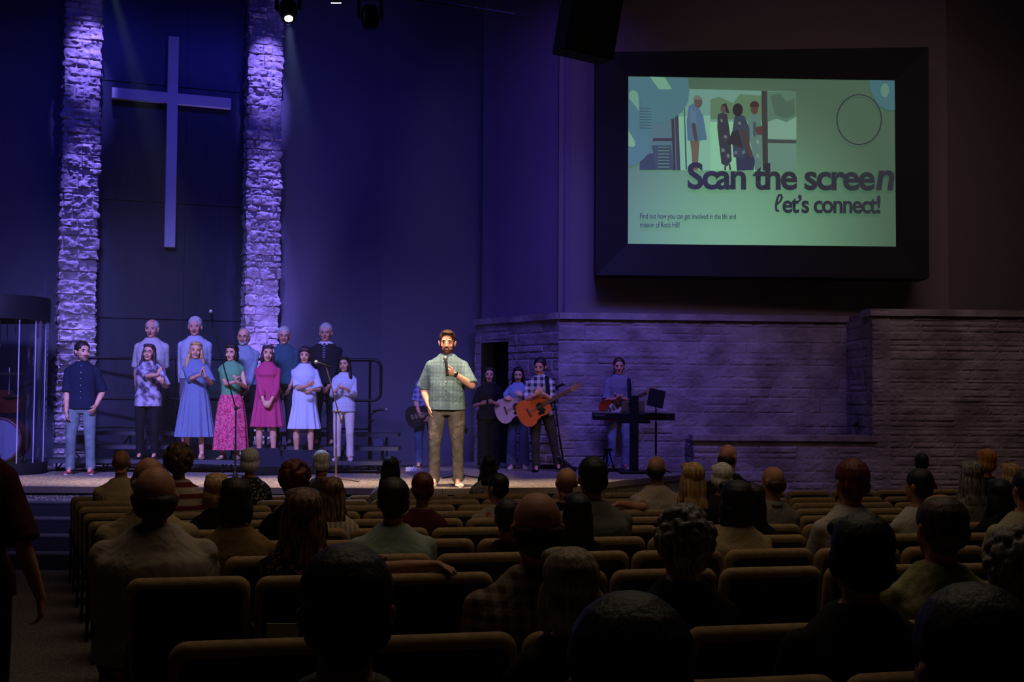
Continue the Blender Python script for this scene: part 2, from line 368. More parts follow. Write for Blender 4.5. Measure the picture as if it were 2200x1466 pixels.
# metal panels between the pillars (seams seen at three heights), each panel one part
pd = thing('metal_wall_cladding', 'dark blue brushed metal cladding between the two stone pillars behind the cross', 'wall panel', (-5.27, 20.6, STAGE))
px0, px1 = -6.62, -4.15
zs = [STAGE + .02, 3.14, 5.02, 6.92, 9.55]
for i in range(4):
    for (xa, xb) in ((px0, -5.32), (-5.315, px1)):
        bb = MB(); q = [Vector((xa, cw(xa) + .40)), Vector((xb, cw(xb) + .40))]
        z0, z1 = zs[i] + .008, zs[i + 1] - .008; t = Vector((.37, -.93)) * .03
        pts = [q[0], q[1], q[1] + t, q[0] + t]
        bb.add([(p.x + 5.27, p.y - 20.6, z0 - STAGE) for p in pts] + [(p.x + 5.27, p.y - 20.6, z1 - STAGE) for p in pts], [(3, 2, 1, 0), (4, 5, 6, 7), (0, 1, 5, 4), (1, 2, 6, 5), (2, 3, 7, 6), (3, 0, 4, 7)])
        bb.build('panel', M_PANEL, pd, smooth=False)
# pillars
def pillar(cx, cy, lab, sd):
    w = .545; dpt = .55; ang = math.atan(.40); d = Vector((math.cos(ang), math.sin(ang))); n = Vector((math.sin(ang), -math.cos(ang)))
    c = Vector((cx, cy)); loop = []
    hw = w / 2
    res = .016
    segs = [(c - d * hw - n * dpt, c - d * hw), (c - d * hw, c + d * hw), (c + d * hw, c + d * hw - n * dpt)]
    per = []; u = 0
    for i, (p, q) in enumerate(segs):
        L = (q - p).length; m = int(L / res); dd = (q - p) / L; nn = Vector((dd.y, -dd.x))
        for j in range(m + (1 if i == 2 else 0)):
            pn = nn
            if j == 0 and i > 0:
                pp = segs[i - 1]; d0 = (pp[1] - pp[0]).normalized(); pn = (nn + Vector((d0.y, -d0.x))).normalized() * 1.2
            per.append((p + dd * (L * j / m), pn, u + L * j / m))
        u += L
    zz = np.arange(STAGE, 9.55, res); U, Vv = np.meshgrid(np.array([x[2] for x in per]), zz)
    Hh = stone(U, Vv, sd, .09, .24, .12, .34, .036, .038, .012) - .018
    px_ = np.array([x[0].x for x in per]); py_ = np.array([x[0].y for x in per]); nx_ = np.array([x[1].x for x in per]); ny_ = np.array([x[1].y for x in per])
    X = px_[None, :] + nx_[None, :] * Hh - cx; Y = py_[None, :] + ny_[None, :] * Hh - cy
    vs = np.stack([X, Y, Vv - STAGE], -1).reshape(-1, 3).tolist(); W_ = len(per); nv = len(zz)
    fs = [(j * W_ + i, j * W_ + i + 1, (j + 1) * W_ + i + 1, (j + 1) * W_ + i) for j in range(nv - 1) for i in range(W_ - 1)]
    fs += [(j * W_ + W_ - 1, j * W_, (j + 1) * W_, (j + 1) * W_ + W_ - 1) for j in range(nv - 1)]
    fs += [tuple((nv - 1) * W_ + i for i in range(W_))]
    m = MB(); m.add(vs, fs); o = m.build('stone_pillar', M_STONE, smooth=True); o.location = (cx, cy, STAGE)
    tag(o, lab, 'pillar')
pillar(-6.70, cw(-6.70), 'tall rough stone pillar left of the cross, lit violet', 11)
pillar(-4.06, cw(-4.06), 'tall rough stone pillar right of the cross, lit violet', 23)
# cross
cx = P(369, 300, 20.15); cx = P(369, 300, cw(cx.x) + .15); c0 = thing('wooden_cross', 'large plain pale cross mounted on the wall between the stone pillars', 'cross', (cx.x, cw(cx.x) + .18, 4.20), math.atan(.40))
M_CROSS = mat('painted_cross', 'b4b4be', .6, bump=.05)
ztop = P(370, 75, cw(cx.x) + .1).z; zarm = P(369, 208, cw(cx.x) + .1).z; zbot = P(361, 530, cw(cx.x) + .1).z
c0.location.z = zbot; hw = .083
pts = [(-hw, 0), (hw, 0), (hw, zarm - zbot - .085), (.93, zarm - zbot - .085), (.93, zarm - zbot + .085), (hw, zarm - zbot + .085), (hw, ztop - zbot), (-hw, ztop - zbot), (-hw, zarm - zbot + .085), (-.93, zarm - zbot + .085), (-.93, zarm - zbot - .085), (-hw, zarm - zbot - .085)]
m = MB(); m.prism(pts, .12); m.build('cross_beams', M_CROSS, c0, bevel=.006)
m = MB()
for z in (.6, 1.6, 2.9): m.box((0, .15, z), (.08, .10, .08))
m.build('mounting_bracket', BLACK, c0)

# ---- right-hand walls: stone wainscot with painted wall above
A = P(1021, 850, 21.9); B = P(1200, 850, 19.95); C = P(1884, 850, 20.35)
topz = P(1200, 672, 19.95).z
dirAB = (B.xy - A.xy).normalized(); nAB = Vector((dirAB.y, -dirAB.x)); 
# door opening between px 1032 and 1093
def onAB(px):
    d = ray(px, 850); k = d.x / d.y       # X = k*Y
    t = (k * A.y - A.x) / (dirAB.x - k * dirAB.y); return A.xy + dirAB * t
D0, D1 = onAB(1033), onAB(1093); dz = P(1060, 735, (D0.y + D1.y) / 2).z
struct(stone_wall('wall_stone_door_side', A.xy, D0, STAGE, topz - .1, 5, M_STONE2, .022, relief=.018, rough=.006))
struct(stone_wall('wall_stone_door_side', D1, B.xy, STAGE, topz - .1, 6, M_STONE2, .022, relief=.022, rough=.008, hh=(.1, .2), ww=(.25, .7)))
struct(stone_wall('wall_stone_lintel', D0, D1, dz, topz - .1, 8, M_STONE2, .022, relief=.018, rough=.006))
struct(stone_wall('wall_stone_side', A.xy + Vector((-.0, .9)), A.xy, STAGE, topz - .1, 9, M_STONE2, .03, relief=.02))
struct(stone_wall('wall_stone_right', B.xy, C.xy, 0.0, topz - .1, 7, M_STONE2, .024, relief=.015, rough=.009, hh=(.09, .25), ww=(.2, .8)))
def capstrip(name, a, c, z, over=.05, h=.1, t=.4, sd=3):
    return struct(stone_wall(name, Vector(a) + Vector(((Vector(c) - Vector(a)).normalized().y, -(Vector(c) - Vector(a)).normalized().x)) * over, Vector(c) + Vector(((Vector(c) - Vector(a)).normalized().y, -(Vector(c) - Vector(a)).normalized().x)) * over, z, z + h, sd, M_STONE2, .03, t, relief=.012, rough=.006, hh=(.3, .35), ww=(.5, 1.)))
capstrip('trim_2', A.xy, B.xy, topz - .1, sd=31); capstrip('trim_3', B.xy, C.xy, topz - .1, sd=32)
# dark doorway
DN = nAB
m = MB(); q0, q1 = D0 - DN * .30, D1 - DN * .30
m.add([(q0.x, q0.y, STAGE), (q1.x, q1.y, STAGE), (q1.x, q1.y, dz), (q0.x, q0.y, dz), (q0.x - DN.x * .05, q0.y - DN.y * .05, STAGE), (q1.x - DN.x * .05, q1.y - DN.y * .05, STAGE), (q1.x - DN.x * .05, q1.y - DN.y * .05, dz), (q0.x - DN.x * .05, q0.y - DN.y * .05, dz)],
      [(0, 1, 2, 3), (7, 6, 5, 4), (0, 4, 5, 1), (3, 2, 6, 7), (0, 3, 7, 4), (1, 5, 6, 2)])
do = struct(m.build('door_1', mat('dark_door', '0c0b0d', .6), smooth=False))
m = MB(); hp = q1 + DN * .04 - dirAB * .08; m.cap((hp.x, hp.y, STAGE + 1.0), (hp.x - dirAB.x * .1, hp.y - dirAB.y * .1, STAGE + 1.0), .012, .012); m.build('door_handle', CHROME, do)
m = MB()
for q in (D0, D1):
    m.box((q.x - DN.x * .15, q.y - DN.y * .15, (STAGE + dz) / 2), (.05, .3, dz - STAGE), R=Matrix.Rotation(math.atan2(dirAB.y, dirAB.x), 3, 'Z'))
struct(m.build('trim_4', BLACK, smooth=False))
# painted upper walls
up = .12
wallseg('wall_upper_door_side', A.xy - nAB * up, B.xy - nAB * up, topz - .02, 9.6, mat('painted_wall_violet_side', '6e6172', .8, bump=.05, bscale=3), .2)
E = P(2057, 400, 20.1)
nBC = Vector(((C - B).xy.normalized().y, -(C - B).xy.normalized().x))
wallseg('wall_upper_right', B.xy - nBC * up, (E.x, 20.42 + up), topz - .02, 9.6, M_WALLR, .2)
wallseg('wall_upper_far_right', (E.x, 20.5 + up), (E.x + 5.5, 24.0), topz - .8, 9.6, M_WALLR, .2)
# right wing: taller nearer stone wall, low wall in front of the side stairs
wy = 18.85
R0 = P(1876, 850, wy); R1 = Vector((9.6, wy + .25)); rtz = P(1876, 664, wy).z
struct(stone_wall('wall_stone_wing', (R0.x, R0.y), R1, 0, rtz - .1, 41, M_STONE2, .026, relief=.018, rough=.012, hh=(.06, .15), ww=(.25, .9)))
struct(stone_wall('wall_stone_wing_end', (R0.x, R0.y + 1.6), (R0.x, R0.y), 0, rtz - .1, 42, M_STONE2, .03, relief=.02))
capstrip('trim_5', (R0.x - .05, R0.y), R1, rtz - .1, sd=33, t=.45)
slab('wall_wing_top', [(R0.x + .02, wy + .1), (9.6, wy + .35), (9.6, 21), (R0.x + .02, 20.6)], rtz - .14, rtz - .03, M_STONE2)
L0 = P(1492, 950, wy - .05); lz = P(1700, 936, wy).z
struct(stone_wall('wall_stone_low', (L0.x, wy - .05), (R0.x + .05, wy - .0), 0, lz - .08, 43, M_STONE2, .026, relief=.016, rough=.009, hh=(.08, .2), ww=(.2, .8)))
struct(stone_wall('wall_stone_low_end', (L0.x, wy + .9), (L0.x, wy - .05), 0, lz - .08, 44, M_STONE2, .03, relief=.02))
capstrip('trim_6', (L0.x - .03, wy - .05), (R0.x + .05, wy), lz - .08, sd=35, h=.08, over=.04)
# handrail on the side stairs
hr = thing('handrail', 'short dark handrail on the side stairs beside the stone wing wall', 'handrail', (5.1, 19.7, lz - .7))
m = MB(); pa = P(1835, 915, 19.6) - hr.location; pb = P(1872, 884, 19.6) - hr.location; m.cap(pa, pb, .02, .02); m.cap(pa, pb + Vector((0, 0, -.22)), .015, .015)
m.cap(pb, (pb.x, pb.y, 0), .015, .015); m.build('rail', BLACK, hr)

# ------------------------------------------------------------------ projection screen
Y_S = 19.95
def SP(px, py, off=0.):
    d = ray(px, py)          # screen plane Y = Y_S + .033*(X-3.9)
    k = (Y_S - .033 * 3.9 - off) / (d.y - .033 * d.x); return Vector((d.x * k, d.y * k, CAMZ + d.z * k))
scr = thing('projection_screen', 'large lit projection screen in a wide black frame on the right-hand wall', 'screen', SP(1636, 595))
SO = scr.location
def spoly(mb, pts, off, mi=0): mb.poly([SP(x, y, off) - SO for x, y in pts][::-1], mi)
m = MB(); o4 = [(1281, 112), (1995, 101), (1996, 599), (1280, 591)]; i4 = [(1350, 164), (1922, 173), (1925, 530), (1349, 524)]
fo = [SP(*p, .24) - SO for p in o4]; fi = [SP(*p, .18) - SO for p in i4]; bo = [SP(*p, .24) - SO + Vector((0, .55, 0)) for p in o4]
m.add(fo + fi + bo, [(0, 4, 5, 1), (1, 5, 6, 2), (2, 6, 7, 3), (3, 7, 4, 0), (0, 1, 9, 8), (1, 2, 10, 9), (2, 3, 11, 10), (3, 0, 8, 11), (8, 9, 10, 11)])
m.build('screen_frame', mat('screen_frame_black', '0a0a0c', .7), scr, smooth=False)
# glowing image: pale green, brighter towards the projector's hot spot at lower left
sm_ = bpy.data.materials.new('projected_pale_green'); sm_.use_nodes = True; nt = sm_.node_tree; N = nt.nodes; L = nt.links
bs = N['Principled BSDF']; bs.inputs['Base Color'].default_value = (.12, .12, .12, 1)
def hotspot(nt, bs, col, strength):
    N = nt.nodes; L = nt.links
    tc = N.new('ShaderNodeTexCoord'); vm = N.new('ShaderNodeVectorMath'); vm.operation = 'DISTANCE'; L.new(tc.outputs['Object'], vm.inputs[0])
    hp = SP(1560, 540) - SO; vm.inputs[1].default_value = hp
    mr = N.new('ShaderNodeMapRange'); mr.interpolation_type = 'SMOOTHSTEP'; mr.inputs[1].default_value = 0; mr.inputs[2].default_value = 3.0; mr.inputs[3].default_value = strength; mr.inputs[4].default_value = strength * .26
    L.new(vm.outputs['Value'], mr.inputs[0]); L.new(mr.outputs[0], bs.inputs['Emission Strength']); bs.inputs['Emission Color'].default_value = lin(col)
hotspot(nt, bs, (.40, .98, .56), .35)
m = MB(); spoly(m, i4, .165); m.build('projected_image', sm_, scr, smooth=False)
_sc = {}
def smat(hexc, st=1.):
    if hexc in _sc: return _sc[hexc]
    x = bpy.data.materials.new('projected_' + hexc); x.use_nodes = True; b_ = x.node_tree.nodes['Principled BSDF']; b_.inputs['Base Color'].default_value = (.08, .08, .08, 1)
    b_.inputs['Emission Color'].default_value = lin(hexc); b_.inputs['Emission Strength'].default_value = st; _sc[hexc] = x; return x
def sshape(name, polys, off=.18):
    """polys: list of (hex, [(px,py)...])"""
    cols = []; mb = MB()
    for k, (hx, pts) in enumerate(polys):
        if hx not in cols: cols.append(hx)
        spoly(mb, pts, off + .0012 * k, cols.index(hx))
    return mb.build(name, [smat(c) for c in cols], scr, smooth=False)
def circ(cx, cy, rx, ry, a0=0, a1=360, n=28): return [(cx + rx * math.cos(math.radians(a0 + (a1 - a0) * i / n)), cy + ry * math.sin(math.radians(a0 + (a1 - a0) * i / n))) for i in range(n + 1)]
T1 = '3f6a70'
# inset photograph (door posts, sky, trees, four standing people)
ph = [('5e8a7c', [(1440, 190), (1710, 197), (1710, 366), (1374, 365), (1374, 195)]),
      ('46666c', [(1374, 200), (1440, 196), (1455, 275), (1456, 365), (1374, 365)]),
      ('6fa58a', [(1456, 250), (1526, 248), (1526, 366), (1456, 366)]), ('78b28c', [(1526, 262), (1640, 262), (1640, 367), (1526, 367)]),
      ('4d7052', [(1526, 214), (1545, 208), (1575, 222), (1590, 202), (1640, 206), (1640, 258), (1526, 256)]),
      ('557b6c', [(1650, 300), (1711, 302), (1711, 367), (1650, 367)]), ('476b56', [(1650, 197), (1710, 197), (1711, 250), (1690, 262), (1668, 255), (1650, 262)]),
      ('3a5a48', [(1655, 205), (1675, 200), (1690, 218), (1706, 212), (1708, 246), (1688, 255), (1665, 246)]),
      ('6b927f', [(1650, 262), (1668, 256), (1690, 264), (1711, 252), (1711, 298), (1650, 298)]),
      ('27363b', [(1374, 345), (1396, 330), (1414, 330), (1414, 365), (1374, 365)]), ('2c4046', [(1400, 312), (1442, 312), (1446, 365), (1410, 365)]),
      ('2b2b26', [(1403, 297), (1446, 297), (1446, 303), (1403, 303)]), ('2d2a24', [(1442, 248), (1448, 246), (1452, 366), (1446, 366)]), ('2f332f', [(1450, 244), (1457, 241), (1462, 366), (1454, 366)]),
      ('26363a', [(1469, 226), (1471, 226), (1476, 364), (1473, 364)]), ('2a2f2c', [(1636, 195), (1649, 196), (1650, 367), (1638, 367)]), ('2f3b37', [(1650, 299), (1711, 301), (1711, 308), (1650, 307)])]
for k in range(12): ph.append(('2d4046', [(1374, 208 + 6 * k), (1392 + 2 * min(k, 4), 209 + 6 * k), (1392 + 2 * min(k, 4), 210 + 6 * k), (1374, 210 + 6 * k)]))
for k in range(7): ph.append(('54706c', [(1414, 316 + 7 * k), (1438, 316 + 7 * k), (1438, 318 + 7 * k), (1414, 318 + 7 * k)]))
sshape('inset_photograph', ph, .175)
def sperson(name, polys): return sshape(name, polys, .178 + .03)
sshape('pictured_man', [('5a5238', [(1482, 298), (1503, 298), (1501, 330), (1499, 366), (1488, 366), (1486, 330)]), ('3f6378', [(1480, 228), (1490, 222), (1500, 228), (1511, 250), (1519, 300), (1500, 303), (1477, 302), (1475, 260)]),
        ('4a6b7c', [(1484, 236), (1496, 240), (1494, 264), (1484, 262)]), ('40352f', [(1486, 264), (1494, 266), (1499, 300), (1494, 306), (1489, 290)]), ('4c4640', circ(1500, 219, 9, 13)), ('5c6660', circ(1498, 214, 9, 9, 180, 360))], .205)
sshape('pictured_woman', [('262c33', [(1542, 246), (1552, 242), (1562, 246), (1566, 270), (1570, 300), (1572, 345), (1562, 358), (1550, 352), (1545, 310), (1541, 275)]), ('5b6b64', [(1547, 256), (1552, 256), (1553, 262), (1548, 262)]), ('5b6b64', [(1556, 290), (1562, 292), (1561, 298), (1555, 296)]), ('5b6b64', [(1550, 318), (1557, 320), (1556, 328), (1550, 326)]), ('5b6b64', [(1562, 330), (1568, 332), (1567, 340), (1561, 338)]), ('4b3f39', circ(1555, 233, 7, 10)), ('261f1e', [(1551, 224), (1560, 222), (1568, 244), (1560, 242), (1558, 230)]), ('3a2f2b', [(1556, 356), (1560, 357), (1560, 366), (1556, 366)]), ('3a2f2b', [(1565, 352), (1569, 352), (1571, 366), (1567, 366)])], .205)
sshape('pictured_woman', [('1e2c42', [(1580, 322), (1612, 320), (1622, 345), (1619, 366), (1583, 367)]), ('283844', [(1578, 250), (1590, 246), (1600, 250), (1610, 275), (1611, 322), (1596, 340), (1576, 338), (1572, 290)]), ('55696c', [(1586, 262), (1592, 262), (1592, 268), (1586, 268)]), ('55696c', [(1578, 325), (1584, 325), (1584, 331), (1578, 331)]), ('55696c', [(1594, 326), (1600, 322), (1601, 328), (1595, 332)]), ('1f2224', [(1572, 284), (1585, 278), (1597, 318), (1564, 308)]), ('3f302b', [(1590, 280), (1600, 278), (1617, 330), (1616, 342), (1609, 336)]), ('14171c', circ(1585, 236, 11, 14))], .212)
sshape('pictured_woman', [('4c6f66', [(1606, 250), (1620, 244), (1634, 246), (1637, 290), (1637, 366), (1622, 366), (1617, 330), (1608, 290)]), ('33474c', [(1618, 262), (1624, 262), (1624, 296), (1618, 290)]), ('6c8a7c', [(1626, 300), (1631, 302), (1630, 310), (1625, 308)]), ('6c8a7c', [(1626, 330), (1631, 332), (1630, 340), (1625, 338)]), ('4a302a', [(1622, 274), (1637, 270), (1637, 290), (1626, 290)]), ('4a342d', circ(1621, 234, 8, 12)), ('2f201c', circ(1621, 228, 10, 11, 170, 370))], .208)
# blue curved shapes of the slide
sshape('slide_shape', [(T1, [(1350, 165), (1478, 167), (1481, 195), (1478, 220), (1466, 240), (1448, 254), (1428, 262), (1404, 266), (1400, 290), (1396, 318), (1385, 340), (1368, 353), (1350, 358)]),
                       ('66967a', [(1396, 165), (1428, 166), (1444, 192), (1416, 192)]), ('5f8f74', circ(1361, 205, 10, 11, 180, 350, 8) + [(1372, 210), (1373, 238), (1352, 212)]), ('6a9a78', [(1350, 280), (1363, 302), (1365, 312), (1360, 316), (1350, 314)]), ('3f5f68', [(1374, 216), (1376, 216), (1398, 290), (1399, 296)])], .2)
sshape('slide_shape', [('335f66', [(1868, 172), (1922, 173), (1923, 237), (1905, 236), (1888, 226), (1876, 208), (1869, 190)]), ('4f7a68', circ(1901, 194, 9, 15, 0, 360, 16))], .2)
# headline lettering
def stext(txt, x0, x1, ytop, ybot, hx, off, bold, slant=0.):
    """lettering fitted to the pixel box x0..x1 x ytop..ybot"""
    cu = bpy.data.curves.new('lettering', 'FONT'); cu.body = txt; cu.size = 1; cu.offset = bold; cu.resolution_u = 4; cu.space_character = .9 if bold > .01 else .93
    cu.extrude = .0
    to = bpy.data.objects.new('tmp', cu); COL.objects.link(to); dg = bpy.context.evaluated_depsgraph_get(); me = bpy.data.meshes.new_from_object(to.evaluated_get(dg)); me.name = 'lettering'
    bpy.data.objects.remove(to)
    xs = [v.co.x for v in me.vertices]; ysv = [v.co.y for v in me.vertices]; xa, xb, ya, yb = min(xs), max(xs), min(ysv), max(ysv)
    for v in me.vertices:
        u = (v.co.x - xa) / (xb - xa); w = (v.co.y - ya) / (yb - ya)
        p = SP(x0 + (x1 - x0) * u + slant * w, ybot + (ytop - ybot) * w + .0035 * (x1 - x0) * (u - .5) * 2, off); v.co = p - SO
    me.materials.append(smat(hx, 1.)); o = bpy.data.objects.new('lettering', me); COL.objects.link(o); o.parent = scr; return o
DK = '16202a'
stext('Scan the scree', 1477, 1880, 350, 409, DK, .23, .026); stext('n', 1882, 1918, 366, 409, DK, .23, .026, 6)
stext('et\u2019s connect!', 1681, 1892, 419, 459, DK, .23, .026)
m = MB()
def stroke(pts, w, off, mi=0):
    for i in range(len(pts) - 1):
        a, c = Vector(pts[i]), Vector(pts[i + 1]); d = (c - a).normalized() * w / 2; n = Vector((-d.y, d.x))
        spoly(m, [tuple(a - d * .5 + n), tuple(c + d * .5 + n), tuple(c + d * .5 - n), tuple(a - d * .5 - n)], off + .0004 * i)
stroke([(1668, 440), (1676, 433), (1680, 425), (1678, 419), (1673, 420), (1669, 430), (1667, 443), (1668, 452), (1673, 454)], 4.6, .23); m.build('lettering', smat(DK), scr, smooth=False)
stext('Find out how you can get involved in the life and', 1375, 1581, 459, 474, DK, .23, .004); stext('mission of Rock Hill!', 1375, 1460, 477, 489, DK, .23, .004)
# plain ring where the round code stands (the code itself is left out)
m = MB(); ro = circ(1846, 257, 49, 55); ri = circ(1846, 257, 46.5, 52.5)
for i in range(28): spoly(m, [ro[i], ro[i + 1], ri[i + 1], ri[i]], .231)
m.build('ring', smat(DK), scr, smooth=False)
# ------------------------------------------------------------------ people
def rot3(yaw=0, pitch=0, roll=0):
    """yaw: + turns a face towards image right; pitch: + looks down; roll: + tips to image right (figure faces -Y)"""
    return Matrix.Rotation(yaw, 3, 'Z') @ Matrix.Rotation(pitch, 3, 'X') @ Matrix.Rotation(roll, 3, 'Y')
def ik(S, T, l1, l2, hint):
    d = T - S; L = min(d.length, (l1 + l2) * .999); d.normalize(); T = S + d * L
    a = math.acos(max(-1, min(1, (l1 * l1 + L * L - l2 * l2) / (2 * l1 * L)))); h = Vector(hint); h = (h - d * h.dot(d)).normalized()
    return S + d * math.cos(a) * l1 + h * math.sin(a) * l1, T
def hand(mb, Wr, d, nrm, side, s, curl=.45, spread=.10, thumb=.6):
    d = d.normalized(); nrm = (nrm - d * nrm.dot(d)).normalized(); lat = d.cross(nrm) * side   # towards the thumb
    K = Wr + d * .085 * s
    rings = []
    for t, w, th in ((-.01, .024, .019), (.02, .033, .018), (.05, .040, .016), (.085, .041, .013), (.094, .036, .009)):
        c = Wr + d * t * s; rings.append([c + lat * math.cos(a) * w * s + nrm * math.sin(a) * th * s for a in [2 * PI * j / 12 for j in range(12)]])
    mb.rings(rings)
    for i, (o, L) in enumerate(((.030, .070), (.010, .080), (-.010, .074), (-.029, .058))):
        p = K + lat * o * s - d * .006 * s; dd = (d + lat * spread * (1.5 - i) * .6).normalized(); pts = [p]; ang = 0
        for q, fr in enumerate((.45, .3, .25)):
            ang += curl * (1, 1.15, .8)[q]; v = dd * math.cos(ang) + nrm * math.sin(ang); p = p + v * L * fr * s; pts.append(p)
        mb.tube(pts, [.0092 * s, .0088 * s, .008 * s, .0066 * s], 8, 0, True)
    p = Wr + lat * .024 * s + d * .022 * s; v1 = (lat * .8 + d * .8 + nrm * .35 * thumb).normalized(); v2 = (lat * .25 + d * 1 + nrm * .5 * thumb).normalized()
    mb.tube([p, p + v1 * .038 * s, p + v1 * .038 * s + v2 * .028 * s, p + v1 * .038 * s + v2 * .05 * s], [.014 * s, .0115 * s, .0098 * s, .008 * s], 8, 0, True)

def hair_geo(mb, style, X, s, rnd):
    """X maps head-local metres to figure space"""
    def E(c, r, n=14): mb_ell(mb, X, c, r, s, n)
    if style in ('short', 'neat', 'spiky', 'receding'):
        top = .038 if style != 'receding' else .03
        E((0, .020, top + .006), (.087, .100, .090 if style != 'receding' else .080)); E((0, .05, -.012), (.083, .058, .064))
        if style == 'neat': E((.006, -.045, .098), (.062, .042, .022)); E((0, 0, .105), (.06, .07, .024))
        if style == 'spiky':
            for k in range(34):
                a = rnd.uniform(0, 2 * PI); r = rnd.uniform(0, .07); c = (r * math.cos(a), .015 + r * math.sin(a), .10 - r * .35); E(c, (.016, .016, .024), 8)
    elif style == 'fringe':      # bald crown, hair round the back and sides
        E((0, .036, -.014), (.086, .078, .050)); E((0, .05, -.03), (.080, .062, .055))
    elif style == 'bobbed':
        E((0, .024, .040), (.090, .100, .088)); E((0, .045, -.05), (.094, .062, .085))
        for q in (-1, 1): E((q * .072, .01, -.055), (.026, .055, .085)); E((q * .020, -.040, .088), (.062, .044, .032))
    elif style == 'short_woman':
        E((0, .022, .045), (.090, .102, .090)); E((0, .045, -.03), (.086, .065, .068))
        for q in (-1, 1): E((q * .074, .005, -.01), (.018, .045, .05)); E((q * .018, -.050, .080), (.058, .040, .034))
    elif style in ('long', 'long_wavy'):
        w = 1.18 if style == 'long_wavy' else 1
        E((0, .022, .042), (.088, .099, .086)); E((0, .058, -.08), (.092 * w, .05, .15)); E((0, .07, -.20), (.10 * w, .04, .12))
        for q in (-1, 1):
            E((q * .076, .012, -.07), (.026, .046, .115)); E((q * .088 * w, -.012, -.19), (.03, .035, .10)); E((q * .020, -.036, .090), (.060, .045, .030))
            if style == 'long_wavy':
                for k in range(6): E((q * (.085 + .012 * (k % 2)), -.02 + .01 * (k % 3), -.08 - .035 * k), (.028, .03, .03), 10)
    elif style == 'curly':
        for k in range(170):
            a = rnd.uniform(0, 2 * PI); t = rnd.uniform(-.75, 1); rr = math.sqrt(max(0, 1 - t * t)); x, y, z = rr * math.cos(a) * .098, rr * math.sin(a) * .108 + .03, t * .11 + .02
            if y < -.05 and z < .05: continue
            E((x, y, z), (.02, .02, .022), 7)
        E((0, .03, .03), (.09, .10, .095)); E((0, .05, -.05), (.08, .06, .06))
    elif style == 'curly_short':
        for k in range(150):
            a = rnd.uniform(0, 2 * PI); t = rnd.uniform(-.6, 1); rr = math.sqrt(max(0, 1 - t * t)); x, y, z = rr * math.cos(a) * .088, rr * math.sin(a) * .098 + .025, t * .094 + .035
            if y < -.055 and z < .06: continue
            E((x, y, z), (.017, .017, .016), 7)
        E((0, .025, .035), (.085, .097, .085)); E((0, .05, -.03), (.078, .06, .06))
    elif style == 'ponytail':
        E((0, .024, .040), (.084, .096, .083)); E((0, .055, -.01), (.075, .05, .05)); E((0, .115, -.01), (.026, .03, .03)); E((0, .125, -.09), (.028, .024, .09))
def mb_ell(mb, X, c, r, s, n=14, mi=0):
    o = MB(); o.ell(c, r, 0, None, n, max(5, n // 2 + 1)); mb.add([X(Vector(v)) for v in o.v], o.f, mi)

